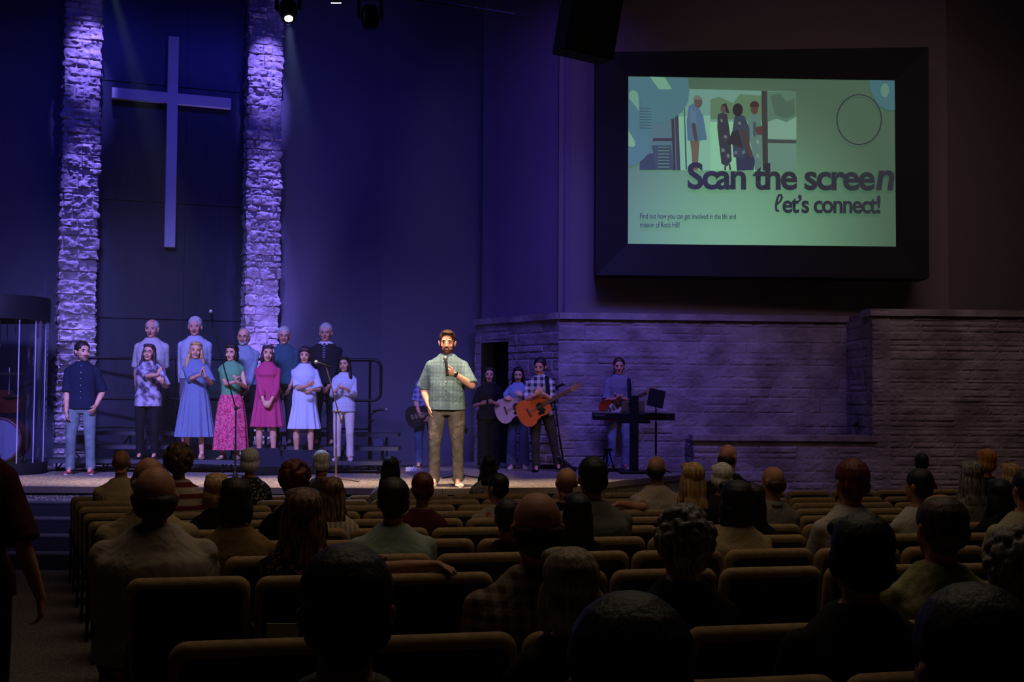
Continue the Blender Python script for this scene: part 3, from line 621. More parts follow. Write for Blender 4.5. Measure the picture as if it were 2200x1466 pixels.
BASE_SEC = [(.80, .120, .095), (.88, .168, .118), (.96, .172, .118), (1.04, .160, .110), (1.13, .160, .112), (1.22, .168, .116), (1.30, .176, .116), (1.35, .172, .108), (1.395, .154, .100), (1.43, .124, .090), (1.462, .094, .078), (1.495, .066, .062)]
def person(label, loc, H, rz=0, sex='m', seated=False, girth=1., belly=0., skin=None, hair=('short', None), top=None, sleeve=.5, hem=.88, bottom='trousers',
           bmat=None, shoes=None, hands=(None, None), elbow=(None, None), head=(0, 0, 0), lean=(0, 0), dress=None, dmat=None, vox=.0075, smile=True, beard=None,
           glasses=False, collar=True, buttons=None, curl=(.45, .45), hdir=(None, None), hnrm=(None, None), stance=.11, tuck=False, back=False, feet=None, cat='person',
           neck_dy=0., headscale=1., jacket=None, watch=None, kind=None, legspread=None, sub=None, sleeve_r=1., neckhide=False, group=None):
    s = H / 1.75 if not seated else H / 1.30
    rnd = random.Random(hash(label) % 1000 if False else len(label) * 7 + int(abs(loc[0]) * 100))
    skin = skin or SKIN; f = sex == 'f'
    root = thing('person', label, cat, loc, rz, group)
    hipz = .92 if not seated else .47
    lr = Matrix.Rotation(-lean[0], 3, 'X') @ Matrix.Rotation(lean[1], 3, 'Y')   # lean[0]>0 forwards (towards -Y)
    lr = Matrix.Rotation(lean[0], 3, 'X') @ Matrix.Rotation(lean[1], 3, 'Y')
    P0 = Vector((0, 0, hipz * s))
    def T(v):       # torso space (standing baseline) -> figure
        v = Vector((v[0], v[1], v[2] - .92)) * s; return P0 + lr @ v
    gx = girth * (.90 if f else 1.0); gy = girth
    def sec(z, rx, ry, ease=0., k=1.):
        sh = 1. if z < 1.37 else (gx + 1) / (2 * gx)
        y = 0; e = ease
        if f:
            if .84 < z < 1.0: rx = rx * 1.08
            if 1.03 < z < 1.16: rx = rx * .90
            g_ = math.exp(-((z - 1.27) / .075) ** 2); y -= .016 * g_; ry = ry * (1 + .08 * g_)
        if belly and .92 < z < 1.25:
            b_ = math.sin((z - .92) / .33 * PI); y -= belly * b_ * .5; ry += belly * b_ * .5; rx += belly * .3 * b_
        return (z, rx * gx * sh + e, ry * gy * (1 if z < 1.37 else .5 + .5 / gy) + e, y)
    # ---- head frame
    hm = rot3(*[a for a in head]); hk = headscale * (1. if seated else 1.13); HC = T((0, -.012 + neck_dy, 1.753 - .118 * hk)); hs = s * hk
    if seated: pass
    def X(v): return HC + hm @ (Vector(v) * hs)
    # ---- arms
    shx = (.172 if not f else .152) * (1 + (girth - 1) * .5)
    S = [T((q * shx, .0, 1.36)) for q in (-1, 1)]
    Wt = []
    for i, q in enumerate((-1, 1)):
        if hands[i] is None:
            if seated: Wt.append(Vector((q * .10 * s, -.30 * s, hipz * s + .13 * s)))
            else: Wt.append(Vector((q * (shx + .05) * s, -.05 * s, .86 * s)))
        else: Wt.append(Vector(hands[i]))
    AR = []
    for i, q in enumerate((-1, 1)):
        hint = elbow[i] or ((q * .5, .6, -.6) if hands[i] is not None or seated else (q * .3, 1, 0))
        e, w = ik(S[i], Wt[i], .285 * s, .255 * s, hint); AR.append((S[i], e, w))
    # ---- legs
    LG = []
    for i, q in enumerate((-1, 1)):
        hj = P0 + Vector((q * .092 * gx * s, 0, -.02 * s))
        if seated:
            kn = Vector((q * .13 * s, -.44 * s, .50 * s)); an = Vector((q * .12 * s, -.40 * s, .09 * s)); LG.append((hj, kn, an))
        else:
            an = Vector((q * stance * s, .01, .085 * s)) if feet is None else Vector((feet[i][0], feet[i][1], .085 * s + (feet[i][2] if len(feet[i]) > 2 else 0)))
            kn, an = ik(hj, an, .418 * s, .404 * s, (q * .15, -1, 0)); LG.append((hj, kn, an))
    # ---- body (one continuous skin surface)
    m = MB(); k_ = .93
    m.loft([(z, rx * k_, ry * k_, y) for z, rx, ry, y in [sec(*b_) for b_ in BASE_SEC]], 18, T=T)
    NB = T((0, .012, 1.44)); m.tube([NB, T((0, .0 + neck_dy * .5, 1.53)), X((0, .03, -.06))], [.062 * s * (.86 if f else 1), .054 * s * (.86 if f else 1.02), .055 * s * (.86 if f else 1)], 12)
    for i, q in enumerate((-1, 1)): m.tube([T((q * .03, .01, 1.45)), S[i] + Vector((0, 0, -.012 * s))], [.042 * s, .046 * s], 10, 0, True)
    def HE(c, r, n=16): mb_ell(m, X, c, r, s, n)
    jw = .93 if f else 1.
    HE((0, .010, .032), (.076, .094, .086), 20); HE((0, -.030, -.02), (.062 * jw, .060, .080), 16); HE((0, -.030, -.072), (.050 * jw, .052, .040)); HE((0, -.066, -.094), (.024, .022, .019), 10)
    if not back:
        m.tube([X((0, -.086, .006)), X((0, -.098, -.016)), X((0, -.104, -.032))], [.007 * hs, .0095 * hs, .0125 * hs], 8, 0, True)
        for q in (-1, 1): HE((q * .010, -.094, -.036), (.009, .009, .007), 8); HE((q * .036, -.066, -.030), (.022, .020, .020), 10); HE((q * .028, -.078, .024), (.024, .012, .008), 8)
        HE((0, -.083, -.062), (.024, .010, .009), 8)
    for q in (-1, 1): HE((q * .078, .012, -.008), (.010, .019, .031), 10); HE((q * .083, .018, .004), (.009, .014, .018), 8)
    for i, q in enumerate((-1, 1)):
        a, e, w = AR[i]; g = (.82 if f else 1.) * (1 + (girth - 1) * .6)
        m.tube([a, a.lerp(e, .5), e], [.050 * s * g, .046 * s * g, .039 * s * g], 12, 0, True)
        m.tube([e, e.lerp(w, .35), w], [.040 * s * g, .040 * s * g, .026 * s * (.9 if f else 1)], 12, 0, True)
        d = (w - e).normalized()
        if hdir[i] is not None: d = Vector(hdir[i]).normalized()
        n_ = Vector(hnrm[i]) if hnrm[i] is not None else Vector((-q, 0.2, 0))
        if seated and hnrm[i] is None: n_ = Vector((0, 0, -1))
        # thumb points forward / up
        dd = d; nn = (n_ - dd * n_.dot(dd)).normalized(); lat = dd.cross(nn); want = Vector((0, -1, .6)) if hands[i] is None and not seated else Vector((-q * .2, 0, 1))
        if seated and hnrm[i] is None: want = Vector((-q, 0, 0))
        hand(m, w, d, n_, 1 if lat.dot(want) > 0 else -1, s * (.92 if f else 1), curl[i])
    bare = dress is not None or bottom == 'skirt'
    for i, q in enumerate((-1, 1)):
        hj, kn, an = LG[i]; g = .95 if f else 1.
        m.tube([hj, hj.lerp(kn, .5), kn], [.080 * s * g, .070 * s * g, .052 * s * g], 12, 0, True)
        m.tube([kn, kn.lerp(an, .3), kn.lerp(an, .6), an], [.052 * s * g, .056 * s * g, .045 * s * g, .034 * s * g], 12, 0, True)
        m.tube([an, an + Vector((0, -.12 * s, -.045 * s))], [.034 * s, .026 * s], 10, 0, True)
    m.build('body', skin, root, vox=vox, sm=3)
    # ---- face
    if not back:
        for q in (-1, 1):
            e = MB(); mb_ell(e, X, (q * .030, -.0825, .004), (.0115, .0070, .0050), s, 12, 0); mb_ell(e, X, (q * .030, -.0885, .004), (.0058, .0028, .0050), s, 8, 1); e.build('eye', [EYEW, EYED], root)
            e = MB(); e.tube([X((q * .014, -.091, .021)), X((q * .030, -.092, .026)), X((q * .046, -.080, .020))], [.0035 * hs, .004 * hs, .0025 * hs], 6); e.build('eyebrow', hair[1] or H_BROWN, root)
        e = MB(); wd = .026 if smile else .019; up_ = .007 if smile else 0
        pu = [X((wd * t, -.096 + .014 * t * t, -.058 + up_ * t * t)) for t in (-1, -.5, 0, .5, 1)]; pl = [X((wd * t, -.096 + .014 * t * t, -.058 - (.013 if smile == 2 else .008 if smile else .005) * (1 - t * t) + up_ * t * t)) for t in (-1, -.5, 0, .5, 1)]
        e.tube(pu, .0034 * hs, 6, 0); e.tube(pl, .0038 * hs, 6, 0)
        if smile:
            e.add([p for p in pu] + [p for p in pl], [(i, i + 1, 6 + i, 5 + i) for i in range(4)], 1)
            if smile == 2: e.tube([X((wd * .7 * t, -.0955 + .014 * t * t, -.066)) for t in (-1, 0, 1)], .003 * hs, 6, 2)
        e.build('mouth', [LIP, TEETH, MOUTHD], root)
        if beard:
            e = MB(); k = 1.06
            def BE(c, r): mb_ell(e, X, c, r, s, 14)
            BE((0, -.036, -.082), (.052, .053, .036)); BE((0, -.070, -.098), (.028, .024, .021))
            for q in (-1, 1): BE((q * .050, -.014, -.050), (.013, .030, .042)); BE((q * .062, .0, -.03), (.010, .02, .035)); BE((q * .014, -.092, -.048), (.015, .008, .0045))
            e.build('beard', beard, root, vox=.005, sm=2)
        if glasses:
            e = MB()
            for q in (-1, 1):
                e.tube([X((q * .031 + .020 * math.cos(a), -.098, .002 + .015 * math.sin(a))) for a in [2 * PI * j / 14 for j in range(15)]], .0016 * hs, 6)
                e.tube([X((q * .051, -.096, .005)), X((q * .080, -.05, .008)), X((q * .084, .01, .004))], .0016 * hs, 6)
            e.tube([X((-.011, -.1, .004)), X((.011, -.1, .004))], .0016 * hs, 6); e.build('glasses', BLACK, root)
    if hair[0]:
        m = MB(); hair_geo(m, hair[0], X, s, rnd); m.build('hair', hair[1], root, vox=max(.006, vox * .8), sm=2 if 'curly' not in hair[0] else 1)
    # ---- clothes
    ez = .012
    if dress is not None:
        # top part and skirt are one garment; dress = (waist_z, hem_z, hem_rx, pleats)
        wz, hz, hr, pl = dress; secs = [(hz, hr, hr * .78, 0, .09), (hz + (wz - hz) * .25, hr * .90, hr * .72, 0, .075), (hz + (wz - hz) * .6, hr * .76, hr * .62, 0, .045), (hz + (wz - hz) * .85, .19 * gx, .145, 0, .02), (wz, .172 * gx, .128, 0, .008)]
        for b_ in BASE_SEC:
            if b_[0] > wz + .04 and b_[0] < 1.50: z, rx, ry, y = sec(*b_, ease=.016); secs.append((z, rx, ry, y, 0))
        m = MB(); m.loft(secs, 96, T=T, p=2.1, pleat=pl)
        for i, q in enumerate((-1, 1)):
            m.tube([T((q * .04, .01, 1.425)), S[i] + Vector((0, 0, -.004 * s))], [.042 * s, .050 * s], 12, 0, True)
            if sleeve > .05: _sleeve(m, AR[i], s, sleeve, .052, f, sleeve_r)
            else: m.ell(S[i], (.05 * s, .05 * s, .05 * s))
        m.build('dress', dmat, root, vox=.0085, sm=5)
    else:
        m = MB()
        if bottom in ('trousers', 'wide'):
            secs = [sec(z, rx, ry, .006) for z, rx, ry in BASE_SEC if z <= 1.04]
            if seated: secs = secs[1:]
            m.loft(secs, 18, T=T)
            for i, q in enumerate((-1, 1)):
                hj, kn, an = LG[i]; wd = 1.0 if bottom == 'trousers' else 1.45
                m.tube([hj, hj.lerp(kn, .5), kn], [.100 * s * min(gx, 1.15), .088 * s * min(gx, 1.12), .070 * s * (wd + 1) / 2], 14, 0, True)
                c_ = an + Vector((0, 0, -.025 * s)); mid = kn.lerp(c_, .5)
                m.tube([kn, mid + Vector((0, .01, 0)), c_], [.069 * s * (wd + 1) / 2, .064 * s * wd, .062 * s * wd], 14)
                if not seated:
                    for q2 in range(3): m.tube([c_ + Vector((0, 0, (.02 + .035 * q2) * s)), c_ + Vector((0, 0, (.032 + .035 * q2) * s))], [.066 * s * wd, .066 * s * wd], 14)
            m.build('trousers', bmat, root, vox=max(.009, vox), sm=2)
        elif bottom == 'skirt':
            m.loft([(.15, .27, .22, 0, .05), (.35, .255, .205, 0, .05), (.6, .235, .185, 0, .04), (.85, .20, .155, 0, .015), (1.0, .165 * gx, .125, 0, 0)], 80, T=T, pleat=9)
            m.build('skirt', bmat, root)
        if top is not None:
            m = MB(); hz = hem if not seated else .90
            secs = [sec(z, rx, ry, ez + .006) for z, rx, ry in BASE_SEC if z > hz + .03 and z < 1.50]
            z0, rx0, ry0, y0 = secs[0]; secs = [(hz, rx0 * 1.03, ry0 * 1.04, y0), (hz + .02, rx0 * 1.02, ry0 * 1.02, y0)] + secs
            m.loft(secs, 24, T=T, p=2.25)
            for i in (0, 1):
                m.tube([T(((2 * i - 1) * .035, .01, 1.436)), T(((2 * i - 1) * .11, .006, 1.402)), S[i] + Vector((0, 0, -.004 * s))], [.045 * s, .058 * s, .058 * s], 12, 0, True)
                if sleeve > .05: _sleeve(m, AR[i], s, sleeve, (.060 if not f else .052) * (1 + (girth - 1) * .5), f, sleeve_r)
                else: m.ell(S[i] + Vector((-(1 if i else -1) * .02 * s, 0, 0)), (.045 * s, .055 * s, .05 * s))
            m.build('shirt', top, root, vox=max(.009, vox * 1.15), sm=9)
            if collar:
                e = MB(); r1, r2 = .064 * s, .078 * s; n = 22; ring = []
                for (rr, z) in ((r1, 1.475), (r1 * 1.0, 1.497), (r2 * 1.03, 1.488), (r2 * 1.22, 1.452)):
                    ring.append([T((rr / s * math.cos(a), rr / s * 1.0 * math.sin(a) + .004, z - (.035 if math.sin(a) < -.75 else 0) - .012 * (math.sin(a) < 0))) for a in [2 * PI * j / n for j in range(n)]])
                e.rings(ring, 0, False); o = e.build('collar', top, root); sd = o.modifiers.new('thickness', 'SOLIDIFY'); sd.thickness = .004
            if buttons:
                e = MB()
                for k in range(6):
                    z = 1.43 - .085 * k
                    if z < hz: break
                    sc_ = sorted(BASE_SEC, key=lambda b_: abs(b_[0] - z))[0]; _, rx, ry, y = sec(z, sc_[1], sc_[2], ez + .012); e.ell(T((0.0, y - ry - .001, z)), (.006 * s, .004 * s, .006 * s), n=8, k=5)
                e.build('buttons', buttons, root)
            if jacket:
                e = MB(); sj = [sec(z, rx, ry, ez + .024) for z, rx, ry in BASE_SEC if z > .86 and z < 1.47]; e.loft(sj, 24, T=T)
                for i in (0, 1): _sleeve(e, AR[i], s, .95, .066, f)
                e.build('jacket', jacket[0], root, vox=.01)
                e = MB()   # shirt front and tie in the jacket's opening
                yb = -.118 * gy - .040
                e.add([T((-.045, yb + .05, 1.475)), T((.045, yb + .05, 1.475)), T((.0, yb - .002, 1.22)), T((-.045, yb + .066, 1.475)), T((.045, yb + .066, 1.475)), T((.0, yb + .02, 1.22))], [(0, 2, 1), (3, 4, 5), (0, 1, 4, 3), (1, 2, 5, 4), (2, 0, 3, 5)])
                e.build('shirt_front', top, root, smooth=False)
                e = MB(); e.add([T((-.016, yb + .036, 1.465)), T((.016, yb + .036, 1.465)), T((.020, yb - .012, 1.27)), T((0, yb - .014, 1.24)), T((-.020, yb - .012, 1.27))] + [T((-.016, yb + .046, 1.465)), T((.016, yb + .046, 1.465)), T((.020, yb, 1.27)), T((0, yb, 1.24)), T((-.020, yb, 1.27))], [(4, 3, 2, 1, 0), (5, 6, 7, 8, 9), (0, 1, 6, 5), (1, 2, 7, 6), (2, 3, 8, 7), (3, 4, 9, 8), (4, 0, 5, 9)])
                e.build('tie', jacket[1], root, smooth=False)
    if shoes is not False:
        for i, q in enumerate((-1, 1)):
            an = LG[i][2]; m = MB(); z0 = an.z - .085 * s
            yaw = q * .18 + (0 if feet is None or len(feet[i]) < 4 else feet[i][3]); Rz = Matrix.Rotation(yaw, 3, 'Z')
            def FT(v): return Vector((an.x, an.y, z0)) + Rz @ (Vector(v) * s)
            rings = []
            for y, w, h in ((.075, .026, .07), (.055, .037, .085), (.0, .040, .088), (-.05, .043, .066), (-.11, .050, .048), (-.16, .046, .040), (-.19, .026, .03)):
                ring = []
                for j in range(14):
                    a = 2 * PI * j / 14; c_, d_ = math.cos(a), math.sin(a); ring.append(FT((w * c_, y, max(.012, h * .5 + h * .5 * d_) if d_ < 0 else h * .5 + h * .5 * d_)))
                rings.append(ring)
            m.rings(rings, 0)
            so = []
            for z in (.0, .016):
                so.append([FT((.050 * math.cos(a) * (1 if math.sin(a) < 0 else .82), -.06 + .138 * math.sin(a), z)) for a in [2 * PI * j / 18 for j in range(18)]])
            m.rings(so, 1)
            sh = shoes or (BLACK, MATTE); m.build('shoe', list(sh) if isinstance(sh, tuple) else [sh, sh], root)
    if watch is not None:
        i = watch; a, e_, w = AR[i]; d = (w - e_).normalized(); mb = MB(); p = w - d * .02 * s; mb.tube([p - d * .011, p + d * .011], .031 * s, 14); mb.box(p + Vector((0, -.032 * s, 0)), (.03, .012, .034), R=None); mb.build('wristwatch', BLACK, root)
    root['_h'] = 0; del root['_h']
    return root, dict(AR=AR, T=T, X=X, s=s, HC=HC, LG=LG)
def _sleeve(m, A, s, L, r, f, k2=1.):
    a, e, w = A; r = r * s
    m.ell(a, (r * 1.04, r * .98, r * 1.0)); r2 = r * (1 + (k2 - 1) * .8)
    up = min(1., L / .55)
    if L <= .62:
        p = a.lerp(e, up); m.tube([a, p], [r, r2 * 1.06], 16)
    else:
        m.tube([a, e], [r, r * .9], 16, 0, True); k = min(1., (L - .55) / .42); p = e.lerp(w, k * .97); m.tube([e, e.lerp(p, .5), p], [r * .9, r2 * .84, r2 * .74], 16, 0)
# ------------------------------------------------------------------ choral risers with rear rail
RY = [18.25, 18.75, 19.25]; RZ = [STAGE + .185 * k for k in (1, 2, 3)]
M_DECK = mat('riser_deck', '2a2a30', .8, 'carpet', '1c1c20', 70); M_RFR = mat('riser_frame', '101016', .4, metal=.3)
def xat(px, Y): return P(px, 850, Y).x
xb = [(xat(112, 18.7), xat(372, 18.7)), (xat(374, 18.7), xat(612, 18.7)), (xat(614, 18.7), xat(850, 18.7))]
nm = ['left', 'middle', 'right']
for k, (xa, xc) in enumerate(xb):
    w = xc - xa - .02; t = thing('choir_riser', 'black three-step choir riser unit, %s of the three on the stage' % {0: 'leftmost', 1: 'middle one', 2: 'rightmost'}[k], 'riser', ((xa + xc) / 2, 18.25, STAGE), group='choir risers')
    for i in range(3):
        m = MB(); ext = .05 * (2 - i) if k == 2 else 0
        m.box((ext / 2, .5 * i + .25, .185 * (i + 1) - .025), (w + ext, .49, .05)); o = m.build('step', M_DECK, t, bevel=.006)
        m = MB(); m.box((ext / 2, .5 * i - .002, .185 * (i + 1) - .03), (w + ext, .012, .055)); m.build('step_edge', mat('riser_edge', '3a3a46', .5), o, smooth=False)
    for x in (-w / 2 + .2, 0, w / 2 - .2):
        m = MB(); m.cap((x, .08, .03), (x, 1.4, .03), .016, .016, 6); m.cap((x, .1, .02), (x, .1, .13), .016, .016, 6); m.cap((x, .65, .02), (x, .65, .31), .016, .016, 6); m.cap((x, 1.38, .02), (x, 1.38, .5), .016, .016, 6); m.cap((x, .15, .04), (x, 1.35, .48), .014, .014, 6); m.cap((x, 1.35, .04), (x, .7, .31), .012, .012, 6)
        m.build('leg_frame', M_RFR, t)
# rail: three looped sections standing on the top step's rear
YR = 19.72
def railsec(pxa, pxb, lab):
    xa, xc = xat(pxa, YR), xat(pxb, YR); zt = P(400, 771, YR).z - STAGE; zm = P(400, 858, YR).z - STAGE; zb = RZ[2] - STAGE
    t = thing('riser_rail', lab, 'railing', ((xa + xc) / 2, YR, STAGE), group='guard rails behind the choir'); h = (xc - xa) / 2; r = .12
    m = MB(); pts = []
    for (cx_, cz, a0) in ((h - r, zt - r, 90), (h - r, zm + r, 0), (-h + r, zm + r, -90), (-h + r, zt - r, -180)):
        for j in range(5): a = math.radians(a0 - 22.5 * j); pts.append((cx_ + r * math.cos(a), 0, cz + r * math.sin(a)))
    pts.append(pts[0]); m.tube(pts, .024, 10); m.build('rail_loop', M_RFR, t)
    for x in (-h + .17, h - .17):
        m = MB(); m.cap((x, 0, .0), (x, 0, zt), .02, .02, 8); m.build('post', M_RFR, t)
    m = MB(); m.tube([(-h + .17, 0, zb + .05), (h - .17, 0, zb + .05)], .018, 8); m.build('lower_bar', M_RFR, t)
railsec(106, 350, 'black looped guard rail behind the choir, the section at the left pillar')
railsec(354, 596, 'black looped guard rail behind the choir, middle section below the cross')
railsec(600, 818, 'black looped guard rail behind the choir, section ending at the right')

# ------------------------------------------------------------------ stage people
def Lc(root, px, py, fwd=0.):
    """figure-space point for a pixel, fwd metres towards the camera from the figure's own depth"""
    o = root[0] if isinstance(root, tuple) else root
    return None
def place(px, pfoot, ptop, z, label, hp=None, hf=(.25, .25), rz=0, Y=None, tall=1.0, **kw):
    g = G(px, pfoot, z) if Y is None else P(px, pfoot, Y)
    loc = Vector((g.x, g.y, z)); top = P(px, ptop, g.y).z; H = (top - z) * tall
    Ri = Matrix.Rotation(-rz, 3, 'Z'); hs = []
    if hp:
        for i in (0, 1): hs.append(None if hp[i] is None else Ri @ (P(hp[i][0], hp[i][1], g.y - hf[i]) - loc))
        kw['hands'] = tuple(hs)
    if 'Y' in kw: pass
    return person(label, loc, H, rz, **kw), loc
C_ = cloth
JEAN = C_('light_jeans', '6f8084', 'noise', '5d6c72', 9); JEAN2 = C_('blue_jeans', '4a5c80', 'noise', '3b4a6a', 9); KHAKI = C_('khaki', '8c8478'); CHAR = C_('charcoal_denim', '6a6158', 'noise', '574f47', 14, bump=.8)
WHITE = mat('white_rubber', 'cfcac4', .7); SNK = mat('red_sneaker', '8a3b38', .8); SNKB = mat('beige_sneaker', 'cdb6a6', .8)
# presenter
(pr, pk), ploc = place(958, 1046, 712, STAGE, 'smiling bearded man in patterned green shirt speaking into a microphone at centre stage', hp=[(921, 872), (976, 803)], hf=(.06, .27), girth=1.10, belly=.03,
    skin=SKIN, hair=('neat', H_BROWN), beard=hairm('beard_brown', '3e2415', '5c3722'), top=C_('green_dotted', '47636a', 'dots', 'a4b0a8', 21, bump=.45), sleeve=.54, sleeve_r=1.22, hem=.86, bmat=CHAR, shoes=(SNKB, WHITE),
    buttons=TEETH, smile=2, head=(.0, .05, .02), stance=.135, vox=.005, elbow=(None, (.9, .1, -.9)), hdir=((.12, -.1, -1), (-1, -.35, .30)), hnrm=((1, .1, 0), (-.1, .75, .35)), curl=(.3, 1.0), watch=1)
# handheld microphone
def vcap(name, label, a, b, r, cat='microphone'):
    pass
mp = P(962, 806, ploc.y - .345); mh = P(957, 771, ploc.y - .27)
t = thing('handheld_microphone', 'black handheld microphone with silver grille held by the presenter', 'microphone', mp); d = mh - mp
m = MB(); m.tube([-d * .02, d * .82], [.013, .018], 12, 0, True); m.build('handle', BLACK, t)
m = MB(); m.ell(d * 1.02, (.028, .028, .032)); m.build('grille', mat('mic_grille', '8f8f8c', .5, metal=.5), t)
# man at left
place(172, 1019, 735, STAGE, 'man in navy button shirt and light jeans standing far left by the pillar', hp=[(142, 893), (206, 872)], hf=(.16, .06), girth=1.0, hair=('short', H_DARK), beard=hairm('stubble', '7a6052', '6a5246'),
      top=C_('navy', '171e36'), sleeve=.56, sleeve_r=1.12, hem=.86, bmat=JEAN, shoes=(SNK, WHITE), buttons=TEETH, head=(.55, 0, 0), rz=.2, stance=.13)
# back row (second step)
zb2 = RZ[1]; Yb = 19.0
place(322, 957, 687, zb2, 'tall grey-haired man in pale short-sleeved shirt, leftmost in the back row', Y=Yb, hp=[(292, 840), (346, 838)], hf=(-.15, -.15), girth=1.12, skin=SKIN3, hair=('receding', H_GREY), top=C_('pale_sand', 'a9a4a8'), sleeve=.58, sleeve_r=1.15, hem=.9, bmat=C_('grey_slacks', '5a5560'), head=(0, .05, 0), elbow=((-1, .2, 0), (1, .2, 0)))
place(415, 957, 682, zb2, 'tall white-haired man in light long-sleeved shirt behind the woman in blue', Y=Yb, hp=[(390, 842), (440, 842)], hf=(-.1, -.1), girth=1.05, skin=SKIN3, hair=('short', H_GREY), top=C_('pale_blue_shirt', '9aa0b2'), sleeve=.95, hem=.9, bmat=C_('grey_slacks', '5a5560'), head=(.1, .05, 0))
place(520, 957, 706, zb2, 'back-row man with grey goatee and glasses in pale patterned shirt, behind the woman in green', Y=Yb, hp=[(515, 838), (532, 838)], hf=(.15, .15), girth=1.1, skin=SKIN, hair=('fringe', H_SALT), beard=hairm('goatee', '8a8580', 'aaa5a0'), glasses=True, top=C_('sage_pattern', '8494a0', 'noise', '748496', 60), sleeve=.9, hem=.9, bmat=C_('dark_slacks', '23232b'))
place(607, 957, 703, zb2, 'man with glasses in dark teal polo shirt standing behind the woman in pink', Y=Yb, hp=[(600, 835), (622, 835)], hf=(.12, .12), girth=1.08, skin=SKIN3, hair=('short', H_GREY), glasses=True, top=C_('teal_polo', '2d4f5c'), sleeve=.55, sleeve_r=1.1, hem=.9, bmat=C_('dark_slacks', '23232b'), smile=False, head=(.15, .05, 0))
place(697, 957, 696, zb2, 'tall man in dark suit and striped tie, rightmost in the back row', Y=Yb, hp=[(693, 836), (706, 832)], hf=(.16, .18), girth=1.05, skin=SKIN3, hair=('short', H_GREY), glasses=True, top=C_('white_dress_shirt', 'c8c8cc'), sleeve=.9, hem=.95, jacket=(C_('dark_suit', '191a24', bump=.25), C_('striped_tie', '1c1d33', 'hstripes', '6a6a80', 9)), bmat=C_('suit_trousers', '191a24'), smile=False)
# front row (first step)
z1 = RZ[0]; Yf = 18.42
CL = dict(curl=(.25, .25))
def clap(px, py, g=10): return [(px - g, py + 3), (px + g, py)]
place(316, 989, 740, z1, 'laughing woman with long dark hair, glasses and patterned top, clapping at left', Y=Yf, hp=[(338, 806), (349, 822)], hf=(.34, .26), sex='f', girth=1.12, hair=('long', hairm('plum_dark', '2a1620', '3d2430')), glasses=True, top=C_('splotch_blouse', '3f3548', 'noise', 'a8a0b4', 12), sleeve=.56, sleeve_r=1.35, hem=.80, collar=False, bmat=C_('black_trousers', '0e0e14'), smile=2, head=(-.1, -.1, .05), hdir=((.45, -.5, .9), (-.3, -.6, .5)), hnrm=((.8, .3, .3), (-.5, .2, .8)), curl=(.2, .5), elbow=((-.45, .35, -1), (.45, .35, -1)), rz=.1)
place(417, 989, 735, z1, 'blonde woman in long light blue dress clapping and smiling in the front row', Y=Yf, hp=[(430, 806), (441, 808)], hf=(.36, .36), sex='f', hair=('long_wavy', H_BLOND), dress=(1.20, .33, .285, 15), dmat=C_('chambray_dress', '66728e', bump=.4), sleeve=.55, sleeve_r=1.5, smile=2, head=(.2, .0, .05), hdir=((.35, -.2, 1), (-.1, -.2, 1)), hnrm=((1, 0, -.3), (-1, 0, 0)), elbow=((-.45, .35, -1), (.45, .35, -1)), shoes=(mat('tan_sandal', '8a6a58', .7), mat('sandal_sole', '4a3a34', .8)), **CL)
place(494, 989, 740, z1, 'woman in green sleeveless top and long red patterned skirt clapping beside the blonde woman', Y=Yf, hp=[(504, 822), (511, 822)], hf=(.32, .32), sex='f', hair=('bobbed', H_DARK), top=C_('green_tank', '5d9a6a', 'hstripes', '538c60', 60), sleeve=0, hem=.93, collar=False, bottom='skirt', bmat=C_('red_paisley_skirt', 'a32a52', 'paisley', 'd4607a', 26, bump=.2), smile=False, head=(-.15, .05, .05), hdir=((.5, -.3, .8), (-.3, -.3, .8)), hnrm=((1, 0, -.3), (-1, 0, .3)), elbow=((-.45, .35, -1), (.45, .35, -1)), shoes=(mat('tan_sandal', '8a6a58', .7), mat('sandal_sole', '4a3a34', .8)), **CL)
place(572, 986, 742, z1, 'dark-haired woman in short bright pink dress with pale headband, hands folded in front', Y=Yf, hp=[(566, 865), (582, 862)], hf=(.24, .23), sex='f', hair=('bobbed', hairm('plum_dark', '2a1620', '3d2430')), dress=(1.25, .50, .25, 11), dmat=C_('pink_dress', 'b03a66', bump=.35), sleeve=.85, sleeve_r=1.25, smile=2, head=(.25, 0, .05), hdir=((.6, -.2, -.8), (-.5, -.2, -.8)), hnrm=((.3, 1, 0), (-.3, 1, 0)), elbow=((-.45, .35, -1), (.45, .35, -1)))
hb = [o for o in bpy.data.objects if o.name.startswith('person') and 'headband' in o['label'].lower()][0]
place(652, 986, 746, z1, 'woman with short dark hair in white knee-length dress beside the woman in pink', Y=Yf, hp=[(660, 830), (669, 838)], hf=(.28, .28), sex='f', girth=1.12, hair=('short_woman', hairm('plum_dark', '2a1620', '3d2430')), dress=(1.08, .48, .25, 13), dmat=C_('white_dress', 'b9c2da', bump=.4), sleeve=.5, sleeve_r=1.35, smile=False, head=(.05, .05, 0), hdir=((.6, -.3, .3), (-.5, -.3, -.5)), hnrm=((0, .6, .6), (0, .6, .6)), elbow=((-.45, .35, -1), (.45, .35, -1)), curl=(.3, .6))
place(738, 987, 768, z1, 'dark-haired woman in white checked blouse and cream trousers at the right end of the choir', Y=Yf, hp=[(724, 838), (745, 836)], hf=(.28, .28), sex='f', girth=1.08, hair=('long', H_BLACK), top=C_('white_check_blouse', 'c6cbdc', 'check', '9aa2bb', 16), sleeve=.82, sleeve_r=1.35, hem=.82, collar=False, bmat=C_('cream_trousers', 'c9bfc0'), smile=2, head=(-.2, -.1, -.08), hdir=((.4, -.2, .9), (-1, -.2, .1)), hnrm=((1, .3, 0), (0, .5, 1)), elbow=((-.45, .35, -1), (.45, .35, -1)), shoes=(mat('pale_shoe', 'b8a8ac', .8), WHITE), curl=(.2, .2))
